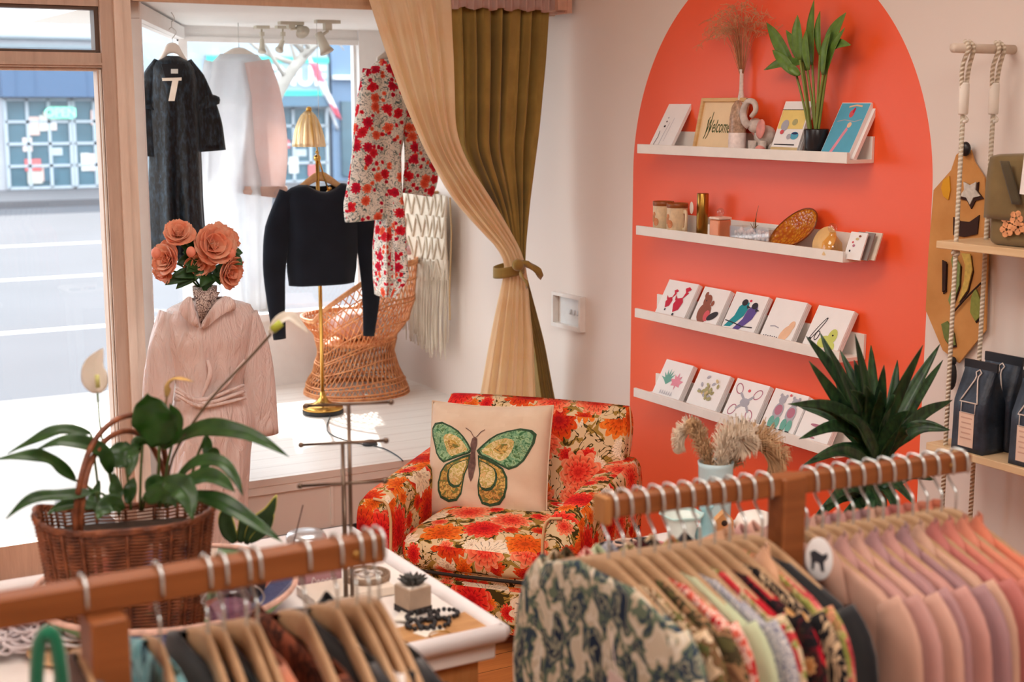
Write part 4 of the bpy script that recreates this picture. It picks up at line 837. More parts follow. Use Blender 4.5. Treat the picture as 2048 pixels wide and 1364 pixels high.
# ================================================================ dress form with flowers for a head
dz0 = 5.12; dc = onY(412, 900, dz0); dc.z = 0
df = thing('dress_form', 'dress form with a patterned vase neck wearing blush satin, by the door post', 'mannequin', dc)
npat = blotch('speckled_neck', [(214, 200, 190), (130, 110, 104), (226, 214, 206), (90, 74, 72)], 90)
nk = onY(412, 640, dz0); nt_ = onY(412, 560, dz0)
part('neck', MB().lathe([(.052, -.10), (.042, -.05), (.036, 0), (.037, .06), (.044, .10), (.046, .13), (.040, .13), (.034, .09)], V((nk.x, dz0, nk.z)), 28), npat, df, world=True)
part('stand', MB().tube([V((nk.x, dz0, .02)), V((nk.x, dz0, nk.z-.4))], .014, 10).lathe([(.15, 0), (.15, .012), (.03, .022)], (nk.x, dz0, 0), 32), mat((60, 54, 52), .4, .6), df, world=True)
bl = [(600, 372, 452), (620, 335, 500), (640, 328, 510), (680, 330, 506), (730, 342, 498), (775, 352, 488), (800, 348, 494)]
c, pr = px_prof(bl, dz0, [.05, .085, .10, .105, .095, .085, .09])
tor = [(z-.004, a*.9, b*.86, s_) for z, a, b, s_ in pr]
part('torso', garment_body(MB(), c, tor, folds=3, amp=0), mat((226, 206, 192), .7), df, world=True)
satin = NT('blush_satin'); f = satin.noise(satin.VM('MULTIPLY', satin.uv(), (6, 1.5, 1)), 4, 3, .6, dist=1.5)
satin.set(Base_Color=satin.ramp(f, [(.3, C(250, 230, 224)), (.7, C(255, 244, 240))]), Roughness=.38, Specular_IOR_Level=.6, Sheen_Weight=.3); satin.bump(f, .7, .03)
bs = thing('satin_blouse', 'blush satin wrap blouse with a rounded collar, on the dress form', 'blouse', c+V((0, 0, pr[-1][0])))
part('body', garment_body(MB(), c, pr, folds=6, amp=.10, ph=.7), satin.m, bs, world=True, solid=.002)
part('sleeve', sleeve(MB(), [onY(x, y, dz0-.01) for x, y in ((345, 628), (325, 690), (318, 760), (316, 840))], [.05, .055, .058, .050], amp=.10), satin.m, bs, world=True, solid=.002)
part('sleeve', sleeve(MB(), [onY(x, y, dz0-.03) for x, y in ((490, 628), (508, 700), (520, 780), (534, 870))], [.05, .058, .060, .052], amp=.10), satin.m, bs, world=True, solid=.002)
def patch(P, Y, bulge=.0, n=3):
    mb = MB(); mb.poly([onY(x, y, Y) for x, y in P]); bmesh.ops.triangulate(mb.bm, faces=mb.bm.faces[:]); return mb
part('collar', patch([(398, 652), (440, 588), (462, 592), (474, 608), (470, 624), (452, 622), (440, 632), (420, 650), (402, 662)], dz0-.115), satin.m, bs, world=True, solid=.006, sub=1)
part('collar', patch([(384, 585), (366, 600), (352, 622), (372, 640), (396, 660), (400, 650), (388, 620)], dz0-.112), satin.m, bs, world=True, solid=.006, sub=1)
mb = MB(); mb.poly([onY(x, y, dz0-.104) for x, y in ((386, 580), (440, 584), (402, 650))]); part('throat', mb, npat, df, world=True, solid=.003)
rr = random.Random(12); mb = MB()
for k, P in enumerate((((352, 776), (400, 800), (488, 770)), ((350, 782), (410, 806), (490, 782)), ((352, 790), (405, 812), (492, 796)), ((400, 800), (420, 750), (415, 720)), ((410, 800), (450, 770), (490, 720)))):
    mb.tube(crv([onY(x, y, dz0-.10-.012*(j == 1)) for j, (x, y) in enumerate(P)], 12), lambda t: .010*(1-.4*abs(2*t-1)), 7)
part('waist_tie', mb, satin.m, bs, world=True)
sk = [(792, 350, 492), (850, 338, 510), (930, 334, 500), (1020, 330, 495), (1180, 326, 492)]
c, pr = px_prof(sk, dz0, [.09, .11, .11, .11, .11])
solo('satin_skirt', garment_body(MB(), c, pr, folds=8, amp=.28, ph=1.9), satin.m, 'long blush satin skirt on the dress form, behind the peace lily', 'skirt', solid=.002)
# bouquet
pet = NT('peony_petal'); f = pet.noise(pet.ob(), 24, 3); pet.set(Base_Color=pet.ramp(f, [(.3, C(250, 150, 110)), (.7, C(255, 208, 174))]), Roughness=.6, Sheen_Weight=.2)
pet2 = mat((244, 150, 124), .6, var=.15)
for n_, cc_ in ((pet, (255, 190, 150)), (satin, (255, 236, 230))):
    tl_ = n_.new('BsdfTranslucent'); tl_.inputs[0].default_value = C(*cc_); mx_ = n_.new('MixShader'); mx_.inputs[0].default_value = .35 if n_ is pet else .2
    n_.t.links.new(n_.b.outputs[0], mx_.inputs[1]); n_.t.links.new(tl_.outputs[0], mx_.inputs[2]); n_.t.links.new(mx_.outputs[0], n_.out.inputs[0])
bq = thing('peony_bouquet', 'bunch of peach orange peonies standing in the neck of the dress form', 'flowers', onY(412, 575, dz0))
def peony(c, r, face, seed, open_=1.0):
    rr = random.Random(seed); Q = V(face).to_track_quat('Z', 'Y').to_matrix(); mb = MB()
    for ringn, cnt, tilt, sz in ((0, 7, 78, 1.0), (1, 7, 58, .86), (2, 6, 38, .68), (3, 5, 18, .46)):
        for k in range(cnt):
            a = 2*PI*k/cnt+ringn*.5+rr.uniform(-.2, .2); tl = R(tilt*open_+rr.uniform(-9, 9)); s_ = r*sz*rr.uniform(.9, 1.1)
            def pf(u, v):
                w_ = (u-.5)*2*s_*.62*(sin(PI*min(1, .12+v*.82))**.6); L_ = v*s_; cup = .38*s_*(v*v)*(.6)
                ru = .05*s_*sin(u*17+seed)*v
                p = V((w_, L_*sin(tl)-cup*cos(tl)*.6+ru*.3, L_*cos(tl)+cup*sin(tl)*.9+ru-.25*(w_*w_)/max(s_, .001)*-1.1))
                return c+Q @ (Matrix.Rotation(a, 3, 'Z') @ p)
            mb.grid(pf, 7, 6)
    mb.ell(c+Q @ V((0, 0, r*.18)), r*.2); return mb
fls = [((358, 470), .052, (-.3, -.8, .7)), ((338, 520), .060, (-.9, -.6, .2)), ((330, 540), .042, (-.9, -.4, -.4)), ((424, 492), .072, (.05, -1, .35)), ((398, 524), .050, (-.2, -1, -.3)), ((446, 478), .055, (.5, -.6, .6)), ((452, 542), .058, (.6, -.9, -.2))]
for k, ((x, y), r_, fc) in enumerate(fls): part('peony', peony(onY(x, y, dz0-.07+.02*(k % 3)), r_*1.14, fc, k), pet.m, bq, world=True, solid=.0008)
for k, ((x, y), r_) in enumerate((((312, 506), .018), ((382, 504), .018), ((462, 506), .018))): part('bud', MB().ell(onY(x, y, dz0-.11), r_, r_*.9, r_*1.15, 12, 8), pet2, bq, world=True)
lg = mat((44, 84, 40), .45, var=.3, nscale=30); rr = random.Random(21)
for k, (a, b) in enumerate((((400, 520), (365, 505)), ((420, 545), (345, 555)), ((420, 545), (400, 575)), ((430, 545), (440, 570)), ((440, 515), (486, 506)), ((450, 520), (485, 530)), ((440, 520), (470, 528)), ((380, 500), (400, 470)), ((410, 540), (370, 530)), ((400, 540), (352, 578)), ((420, 550), (420, 572)), ((385, 510), (372, 488)), ((430, 500), (458, 518)), ((395, 545), (330, 570)), ((405, 520), (385, 480)), ((400, 530), (372, 545)), ((425, 540), (462, 560)), ((410, 525), (390, 560)), ((395, 515), (360, 490)), ((415, 545), (408, 585)), ((435, 530), (450, 572)), ((390, 530), (355, 525)))):
    A_, B_ = onY(*a, dz0-.03), onY(*b, dz0-.07+rr.uniform(-.03, .03)); mb = MB(); leafmesh(mb, crv([A_, (A_+B_)/2+V((0, -.01, .012)), B_], 8), .027, (rr.uniform(-.3, .3), -1, .3)); part('leaf', mb, lg, bq, world=True, solid=.0008)
mb = MB()
for (x, y), r_, fc in fls: mb.tube(crv([onY(412, 590, dz0)+V((0, 0, 0)), onY((412+x)/2, (560+y)/2, dz0-.01), onY(x, y, dz0-.05)], 6), .004, 5)
part('stem', mb, lg, bq, world=True)
# ================================================================ flowered armchair
fabric = blooms('armchair_flowers', (240, 210, 164),
   [[(140, 12, 16), (214, 24, 30), (240, 60, 40), (250, 150, 110)], [(150, 60, 20), (226, 84, 20), (244, 120, 36), (246, 160, 70)], [(180, 24, 24), (236, 60, 44), (250, 130, 90), (252, 190, 150)], [(150, 90, 60), (246, 222, 190), (250, 232, 206), (236, 196, 160)], [(120, 20, 24), (200, 30, 26), (226, 74, 24), (240, 110, 40)]],
   6.3, .50, leaf=[(166, 132, 62), (72, 58, 24)], leafscale=2.4, petals=(9, 18), density=.95, second=.75, leafamt=.515)
def armchair(loc, rz):
    t = thing('armchair', 'low armchair upholstered in orange and red flowers, in the corner by the coral arch', 'armchair', loc, rz)
    piping = mat((226, 184, 136), .8)
    # arms: slab swept from front (y=-.37) to back, rounded crown, slightly higher at the back
    for s_ in (-1, 1):
        rows = []
        for k in range(13):
            y = -.37+.70*k/12; top = .500+.03*(k/12)+(.0 if k else -.012); lean = .018*(k/12); xc = s_*(.335+lean); hw = .066; bot = .12; ring_ = []
            for a in range(20):
                an = 2*PI*a/20; cx = cos(an); cz = sin(an); ex = abs(cx)**.45*(1 if cx >= 0 else -1); ez = abs(cz)**.45*(1 if cz >= 0 else -1)
                ring_.append(V((xc+hw*ex*(1 if cz > 0 else .96), y-.004*(1-abs(ez)) if k == 0 else y, (top+bot)/2+(top-bot)/2*ez)))
            rows.append(ring_)
        ar = part('arm', MB().loft(rows, True, True), fabric, t)
        fr_ = rows[0]; fq = [p+V((0, -.002, 0)) for p in (fr_[5:16] if s_ > 0 else fr_[:6][::-1]+fr_[:14:-1])]; part('piping', MB().tube(fq, .005, 6), piping, ar)
        top_ = [V((s_*(.335+.018*k/12)+.062*q, -.37+.70*k/12, .512+.035*(k/12))) for q in (1,) for k in range(13)]
    # base, seat cushion, back
    part('base', MB().box((0, -.02, .195), (.56, .66, .17), bev=.025, seg=3).box((0, .0, .16), (.66, .62, .12), bev=.02), fabric, t)
    part('front_panel', MB().box((0, -.345, .145), (.545, .05, .165), bev=.018, seg=3), fabric, t)
    mb = MB()
    def cush(u, v):
        a = u*2*PI; b = (v-.5)*PI; e = .28
        sx = abs(cos(a))**e*(1 if cos(a) >= 0 else -1); sy = abs(sin(a))**e*(1 if sin(a) >= 0 else -1); cb = max(0, cos(b))**.32; sb = abs(sin(b))**.55*(1 if sin(b) >= 0 else -1)
        x = .262*sx*cb; y = -.045+.335*sy*cb; z = .306+.062*sb+(.022*(1-(x/.27)**2)*(1-((y+.04)/.34)**2) if sb > 0 else 0)
        return V((x, y, z))
    mb.grid(cush, 64, 20, True); part('seat_cushion', mb, fabric, t)
    part('seam_shadow', MB().box((0, -.374, .256), (.50, .010, .012)), mat((52, 38, 28), .9), t) if False else None
    part('seat_gap_shade', MB().tube([V((-.26, -.372, .256)), V((0, -.378, .254)), V((.26, -.372, .256))], .006, 6), mat((44, 34, 28), .8), t)  # dark tube painted as the shade in the gap below the cushion
    # back: leaning block, wider than the seat, rounded top
    rows = []
    for k in range(15):
        q = k/14; z = .22+.485*q; y = .235+.14*q; th = .075*(1 if q < .86 else math.sqrt(max(0, 1-((q-.86)/.14)**2))*.75+.25); hw = .30+.065*min(1, q*1.5)-(.012*max(0, (q-.85)/.15)); ring_ = []
        for a in range(40):
            an = 2*PI*a/40; e = .3; sx = abs(cos(an))**e*(1 if cos(an) >= 0 else -1); sy = abs(sin(an))**e*(1 if sin(an) >= 0 else -1)
            ring_.append(V((hw*sx, y+th*sy-(.018*(1-(sx)**2) if sy < 0 else 0), z+.006*(1-sx*sx)*(q > .8))))
        rows.append(ring_)
    bk = part('backrest', MB().loft(rows, True, True), fabric, t)
    part('piping', MB().tube([rows[k][20+0] for k in range(15)], .004, 6).tube([rows[k][0] for k in range(15)], .004, 6), piping, bk)
    for sx in (-1, 1):
        for y in (-.30, .28): part('leg', MB().lathe([(.016, 0), (.022, .06), (.026, .12)], (sx*.25, y, 0), 14), mat((60, 40, 30), .5), t)
    return t
CH = armchair((2.385, 4.185, 0), R(-50)); CHM = WM[CH]
# butterfly cushion leaning on the backrest
PW, PH, PT = .455, .415, .075
pc = CHM @ V((-.085, .025, .328)); 
PM = Matrix.Translation(pc) @ Matrix.Rotation(R(-50), 4, 'Z') @ Matrix.Rotation(R(-16), 4, 'X') @ Matrix.Rotation(R(-2), 4, 'Y')
def pil(u, v, side, off=0.): # u, v in 0..1; local x right, z up, -y out
    a, b = 2*u-1, 2*v-1; th = PT*max(0, (1-a**4))**.5*max(0, (1-b**4))**.5*(1-.1*(a*a+b*b)/2)
    x = PW/2*a*(1-.05*(1-b*b)*0+.03*b*b); z = PH/2*b*(1-.035*(1-abs(a)**2)*1.0+.03*a*a)+PH/2
    w_ = .004*sin(a*9+b*4)*(1-b)*.5+.003*sin(b*13+a*5)
    return PM @ V((x, side*(th+off+w_*(1-a**4)), z))
pl = thing('butterfly_cushion', 'cream cushion with a green and yellow butterfly, propped on the flowered armchair', 'cushion', pc)
mb = MB(); mb.grid(lambda u, v: pil(u, v, -1), 36, 32); mb.grid(lambda u, v: pil(u, v, 1), 36, 32); bmesh.ops.remove_doubles(mb.bm, verts=mb.bm.verts[:], dist=.0006)
lin = cloth((238, 216, 190), (226, 200, 172), weave=420)
cv = part('cover', mb, lin, pl, world=True)
part('edge_seam', MB().tube([pil(u, v, -1) for u, v in [(k/20, 1) for k in range(21)]+[(1, 1-k/20) for k in range(1, 21)]+[(1-k/20, 0) for k in range(1, 21)]+[(0, k/20) for k in range(1, 21)]], .003, 5, False), lin, pl, world=True)
T = lambda P: [((x-605)/785, 1-(y-180)/710) for x, y in P]
wingUL = T([(935, 470), (905, 425), (870, 385), (830, 350), (780, 325), (710, 303), (655, 315), (632, 350), (640, 400), (660, 445), (680, 500), (710, 535), (745, 557), (800, 535), (860, 510), (920, 490)])
wingLL = T([(925, 492), (870, 510), (810, 538), (760, 565), (722, 615), (708, 680), (715, 730), (735, 775), (790, 802), (850, 792), (880, 750), (888, 690), (900, 620), (918, 560)])
wingUR = T([(965, 470), (1000, 430), (1040, 392), (1090, 360), (1150, 338), (1230, 320), (1300, 330), (1330, 355), (1325, 410), (1300, 465), (1270, 520), (1230, 560), (1180, 580), (1120, 555), (1060, 525), (985, 498)])
wingLR = T([(975, 498), (1030, 512), (1090, 540), (1145, 572), (1172, 625), (1178, 690), (1165, 750), (1125, 800), (1060, 818), (1010, 805), (985, 750), (982, 690), (990, 620), (978, 560)])
def ins(P, k, c=None): 
    cx = sum(p[0] for p in P)/len(P) if c is None else c[0]; cy_ = sum(p[1] for p in P)/len(P) if c is None else c[1]
    return [(cx+(x-cx)*k, cy_+(y-cy_)*k) for x, y in P]
bfm = [mat((54, 84, 58), .85, var=.3, nscale=120), blotch('stitched_green', [(70, 118, 76), (120, 168, 128), (160, 196, 150), (90, 130, 84)], 60), blotch('stitched_cream', [(214, 196, 132), (238, 216, 164), (196, 180, 100), (226, 190, 130)], 55), blotch('stitched_ochre', [(196, 156, 70), (226, 190, 110), (170, 130, 70), (120, 130, 70)], 70), mat((112, 84, 76), .85, var=.3, nscale=90)]
def cloth_print(mb, P, lay):
    bm2 = bmesh.new(); vs = [bm2.verts.new((x, y, 0)) for x, y in P]; bm2.faces.new(vs); bmesh.ops.triangulate(bm2, faces=bm2.faces[:])
    bmesh.ops.subdivide_edges(bm2, edges=bm2.edges[:], cuts=5, use_grid_fill=True)
    mp = {v: mb.v(pil(v.co.x, v.co.y, -1, .0012+.0005*lay)) for v in bm2.verts}
    for f in bm2.faces: mb.f([mp[v] for v in f.verts])
    bm2.free()
mb = MB()
base_pt = T([(945, 485)])[0]
for Wg in (wingUL, wingUR):
    mb.mi = 0; cloth_print(mb, Wg, 0); mb.mi = 1; cloth_print(mb, ins(Wg, .90), 1)
    mb.mi = 2; cloth_print(mb, ins(Wg, .56, tuple(a*.55+b*.45 for a, b in zip(base_pt, ins(Wg, 0)[0]))), 2)
    mb.mi = 3; cloth_print(mb, ins(Wg, .26, tuple(a*.25+b*.75 for a, b in zip(base_pt, ins(Wg, 0)[0]))), 3)
for Wg in (wingLL, wingLR):
    mb.mi = 0; cloth_print(mb, Wg, 0); mb.mi = 3; cloth_print(mb, ins(Wg, .88), 1)
    mb.mi = 0; cloth_print(mb, ins(Wg, .60, tuple(a*.45+b*.55 for a, b in zip(base_pt, ins(Wg, 0)[0]))), 2)
    mb.mi = 2; cloth_print(mb, ins(Wg, .52, tuple(a*.45+b*.55 for a, b in zip(base_pt, ins(Wg, 0)[0]))), 3)
mb.mi = 4; cloth_print(mb, T([(930, 480), (922, 430), (928, 395), (945, 380), (962, 395), (966, 430), (958, 480), (962, 560), (952, 640), (940, 668), (926, 640), (912, 570), (922, 510)]), 4)
for Pq in ([(938, 385), (915, 350), (880, 330)], [(955, 385), (985, 350), (1010, 335)]):
    for q in stroke(T(Pq), .003): cloth_print(mb, q, 3)
part('butterfly', mb, bfm, pl, world=True)

# ================================================================ white display table
tz = .76; wtm = mat((240, 232, 226), .5, var=.03)
tb = thing('display_table', 'white display table with a raised padded rim and wooden legs, between rack and armchair', 'table', (.74, 2.72, 0))
tx0, tx1, ty0, ty1 = .10, 1.315, 2.315, 3.08
part('tabletop', MB(False).bb((tx0+.01, ty0+.01, tz-.055), (tx1-.01, ty1-.01, tz), bev=.004), wtm, tb, world=True)
mb = MB(); r_ = .018
for a, b in (((tx0, ty0), (tx1, ty0)), ((tx1, ty0), (tx1, ty1)), ((tx1, ty1), (tx0, ty1)), ((tx0, ty1), (tx0, ty0))): mb.tube([V((*a, tz+.002)), V((*b, tz+.002))], r_, 10)
part('rim', mb, mat((244, 238, 238), .8, var=.02), tb, world=True)
lw = wood('table_leg_wood', (170, 110, 60), (206, 148, 90), (20, 20, 2), .5)
part('apron', MB(False).bb((tx0+.04, ty0+.03, tz-.13), (tx1-.04, ty1-.04, tz-.055)), lw, tb, world=True)
for x in (tx0+.06, tx1-.08):
    for y in (ty0+.06, ty1-.08): part('leg', MB(False).bb((x-.025, y-.025, 0), (x+.025, y+.025, tz-.06)), lw, tb, world=True)
# big woven bowl under the plant basket
bo = V((.755, 2.72, tz)); bw = thing('woven_bowl', 'large shallow woven bowl in red, green and blue stripes holding the plant basket', 'bowl', bo)
strp = NT('striped_weave'); q = strp.sep(strp.ob()); an = strp.M('ARCTAN2', q[1], q[0])
strp.set(Base_Color=strp.ramp(strp.M('FRACT', strp.M('MULTIPLY', strp.M('ADD', an, 3.2), .62)), [(0, C(216, 120, 104)), (.24, C(226, 140, 120)), (.25, C(120, 150, 110)), (.49, C(140, 168, 126)), (.5, C(226, 206, 190)), (.6, C(96, 96, 130)), (.75, C(180, 176, 196)), (.76, C(96, 100, 140)), (.99, C(216, 190, 176))], 'CONSTANT'), Roughness=.9); strp.bump(strp.noise(strp.ob(), 160, 1), .5, .004)
BR_ = .262
part('wall', MB().grid(lambda u, v: bo+V(((.17+(BR_-.17)*v)*cos(u*2*PI), (.17+(BR_-.17)*v)*sin(u*2*PI), .004+.070*v**1.5)), 56, 8, True), strp.m, bw, world=True, solid=.006)
part('floor', MB().lathe([(.168, .002), (.172, .006), (.168, .010)], bo, 40), strp.m, bw, world=True)
part('rim', MB().tube([bo+V((BR_*cos(k*2*PI/48), BR_*sin(k*2*PI/48), .076)) for k in range(49)], .006, 6), mat((222, 178, 160), .8, var=.3, nscale=30), bw, world=True)
# plant basket of woven cane
bk0 = onD(262, 1250, 2.66); bk0.z = tz+.012
bkt = thing('plant_basket', 'brown woven cane basket with twin arched handles, standing in the striped bowl', 'basket', bk0)
cane = NT('brown_cane'); f = cane.noise(cane.ob(), 40, 3); cane.set(Base_Color=cane.ramp(f, [(.3, C(92, 46, 26)), (.7, C(160, 90, 52))]), Roughness=.5)
BH = .235; bang = R(-14)
def bpt(a, t, d=0.):
    e = .55; sx = abs(cos(a))**e*(1 if cos(a) >= 0 else -1); sy = abs(sin(a))**e*(1 if sin(a) >= 0 else -1); g = .82+.18*t
    x = (.168+d)*sx*g; y = (.088+d)*sy*g; return bk0+V((x*cos(bang)-y*sin(bang), x*sin(bang)+y*cos(bang), BH*t+.012*t*cos(2*a)))
NSt = 44; mb = MB()
for k in range(NSt): mb.tube([bpt(k*2*PI/NSt, j/8) for j in range(9)], .0034, 5)
part('stake', mb, cane.m, bkt, world=True)
mb = MB(); NR = 33
for r in range(NR):
    t = (r+.5)/NR; mb.tube([bpt(k*2*PI/(NSt*2), t, .0042*(1 if (k//1+r) % 2 else -1)*(1 if k % 2 == 0 else 0)*(1 if (k//2+r) % 2 else -1)) for k in range(NSt*2+1)], .0028, 4, False)
part('weave', mb, cane.m, bkt, world=True)
mb = MB()
for r in range(3): mb.tube([bpt(k*2*PI/60, 1.0+.012*r, .003*((k+r) % 2)) for k in range(61)], .0048, 5, False)
part('rim', mb, cane.m, bkt, world=True)
part('soil', MB().grid(lambda u, v: bk0+(bpt(u*2*PI, .86)-bk0-V((0, 0, 0)))*1.0*1 if False else V((bk0.x+(bpt(u*2*PI, .84).x-bk0.x)*(v*.93+.01), bk0.y+(bpt(u*2*PI, .84).y-bk0.y)*(v*.93+.01), bk0.z+BH*.84)), 40, 4, True), mat((58, 42, 32), .95, var=.3, nscale=60), bkt, world=True)
for off in (0, 1):
    if off == 0: P = [onD(152, 1085, 2.56), onD(152, 1030, 2.56), onD(163, 950, 2.57), onD(190, 880, 2.62), onD(235, 838, 2.68), onD(285, 832, 2.74), onD(318, 862, 2.78), onD(331, 920, 2.82), onD(336, 975, 2.84), onD(338, 1010, 2.84)]
    else: P = [onD(160, 1085, 2.57), onD(163, 1020, 2.57), onD(178, 935, 2.60), onD(212, 880, 2.66), onD(255, 862, 2.72), onD(292, 878, 2.77), onD(316, 915, 2.80), onD(330, 955, 2.83), onD(335, 1000, 2.84)]
    hp = crv(P, 40); part('handle', MB().tube(hp, .0058, 8), cane.m, bkt, world=True)
# peace lily
pz = thing('peace_lily', 'peace lily with broad dark leaves and white spathes growing in the cane basket', 'plant', bk0+V((0, 0, BH*.84)))
lf = NT('lily_leaf'); f = lf.noise(lf.VM('MULTIPLY', lf.ob(), (1, 1, 1)), 30, 2); lf.set(Base_Color=lf.ramp(f, [(.3, C(34, 62, 32)), (.7, C(66, 100, 50))]), Roughness=.35, Specular_IOR_Level=.5)
lt = lf.new('BsdfTranslucent'); lt.inputs[0].default_value = C(120, 190, 60); lx = lf.new('MixShader'); lx.inputs[0].default_value = .28; lf.t.links.new(lf.b.outputs[0], lx.inputs[1]); lf.t.links.new(lt.outputs[0], lx.inputs[2]); lf.t.links.new(lx.outputs[0], lf.out.inputs[0])
stm = mat((84, 104, 54), .5, var=.2)
root = lambda x, d: onD(x, 1015, d)
def lleaf(pts, d0, d1, W, face=(0, -.5, 1), fold=.28, stem_from=None, wave=.13):
    P = crv([onD(x, y, d0+(d1-d0)*k/(len(pts)-1)) for k, (x, y) in enumerate(pts)], 16)
    mb = MB(); leafmesh(mb, P, W, face, fold, 8, wave); o = part('leaf', mb, lf.m, pz, world=True, solid=.0008)
    if stem_from:
        a = onD(stem_from[0], stem_from[1], (d0+2.72)/2); part('stem', MB().tube(crv([a, (a+P[0])/2+V((0, 0, .012)), P[0]], 8), .0028, 6), stm, pz, world=True)
C_ = (-.5, -.86, .12)
lleaf([(318, 892), (312, 850), (302, 815), (296, 786)], 2.70, 2.66, .044, C_, .12, (318, 1010))
lleaf([(322, 896), (340, 868), (352, 838), (340, 806)], 2.71, 2.67, .020, C_, .12)
lleaf([(345, 886), (400, 858), (450, 860), (510, 874), (578, 914)], 2.74, 2.60, .020, (-.3, -.7, .6), .3, (325, 1000))
lleaf([(182, 868), (130, 860), (80, 875), (15, 908)], 2.70, 2.62, .014, (-.2, -.6, .8), .3, (200, 1010))
lleaf([(222, 945), (205, 905), (165, 888), (120, 884), (70, 902)], 2.66, 2.56, .018, (-.3, -.6, .7), .3, (225, 1015))
lleaf([(150, 960), (105, 925), (60, 912), (-10, 920)], 2.66, 2.52, .017, (-.2, -.7, .7), .3, (215, 1020))
lleaf([(190, 985), (120, 992), (60, 1000), (12, 1038)], 2.58, 2.46, .014, (-.1, -.6, .8), .3, (230, 1020))
lleaf([(252, 935), (246, 905), (250, 885)], 2.72, 2.76, .036, (-.4, -.8, .3), .2, (262, 1020))
lleaf([(264, 893), (266, 915), (258, 955)], 2.66, 2.62, .013, C_, .2)
lleaf([(285, 890), (275, 886), (262, 898)], 2.70, 2.66, .014, C_, .2, (280, 1010))
lleaf([(412, 872), (416, 900), (415, 935)], 2.74, 2.70, .011, C_, .2, (375, 985))
lleaf([(345, 972), (390, 925), (440, 925), (470, 955), (486, 992)], 2.66, 2.54, .014, (-.3, -.6, .7), .3, (330, 1010))
lleaf([(355, 972), (400, 955), (440, 960), (470, 985)], 2.62, 2.52, .019, (-.3, -.6, .7), .3, (330, 1015))
lleaf([(375, 990), (430, 1000), (500, 1040), (565, 1085)], 2.60, 2.46, .018, (-.3, -.6, .8), .3, (335, 1015))
lleaf([(330, 965), (360, 972), (378, 1000), (386, 1040)], 2.55, 2.48, .024, (-.4, -.7, .5), .3, (320, 1015))
lleaf([(236, 1005), (232, 975), (228, 945)], 2.62, 2.64, .014, C_, .2, (238, 1030))
lleaf([(256, 1008), (262, 975), (268, 955)], 2.64, 2.66, .013, C_, .2)
lleaf([(300, 990), (312, 965), (330, 955)], 2.62, 2.62, .018, C_, .2, (285, 1020))
lleaf([(290, 1000), (320, 985), (345, 995), (352, 1015)], 2.60, 2.54, .020, C_, .2, (280, 1020))
lleaf([(200, 1015), (160, 1010), (120, 1015), (95, 1030)], 2.60, 2.54, .014, (-.2, -.5, .8), .3)
lleaf([(215, 1025), (190, 1000), (200, 960)], 2.66, 2.70, .014, C_, .2)
lleaf([(245, 1020), (225, 1005), (205, 1020), (195, 1040)], 2.58, 2.52, .018, C_, .2)
lleaf([(400, 950), (425, 905), (440, 910)], 2.70, 2.72, .010, C_, .2, (345, 1010))
spm = cloth((255, 252, 246), (246, 242, 230), transl=.55, rough=.6)
def spathe(pts, d, W, sp, face): 
    P = crv([onD(x, y, d) for x, y in pts], 14); mb = MB(); leafmesh(mb, P, W, face, .35, 8); part('spathe', mb, spm, pz, world=True, solid=.0008)
    if sp: part('spadix', MB().tube([onD(x, y, d-.02) for x, y in sp], .0045, 8), mat((206, 204, 130), .7), pz, world=True)
part('flower_stem', MB().tube(crv([onD(232, 1010, 2.68), onD(212, 920, 2.68), onD(200, 850, 2.70), onD(195, 786, 2.72)], 12), .0024, 6), stm, pz, world=True)
spathe([(195, 786), (193, 760), (190, 730), (206, 696)], 2.72, .027, [(196, 775), (194, 750)], (-.5, -.86, 0))
part('flower_stem', MB().tube(crv([onD(332, 985, 2.72), onD(350, 905, 2.72), onD(420, 800, 2.74), onD(500, 715, 2.76), onD(542, 668, 2.77)], 14), .0026, 6), mat((96, 78, 56), .6), pz, world=True)
spathe([(540, 668), (556, 645), (578, 634), (598, 648), (618, 668)], 2.77, .013, None, (-.2, -.6, .8))
part('spadix', MB().tube([onD(545, 660, 2.75), onD(562, 646, 2.75)], .008, 8), mat((176, 186, 66), .6), pz, world=True)
part('flower_stem', MB().tube(crv([onD(312, 985, 2.74), onD(322, 880, 2.76), onD(334, 792, 2.78)], 10), .0024, 6), mat((120, 92, 50), .6), pz, world=True)
mb = MB(); leafmesh(mb, crv([onD(333, 795, 2.78), onD(338, 770, 2.78), onD(355, 758, 2.77), (onD(388, 764, 2.76))], 12), .008, (0, -.5, .9), .4, 6, .1); part('spathe', mb, mat((196, 160, 96), .7, var=.2), pz, world=True, label='withered ochre spathe', solid=.001)
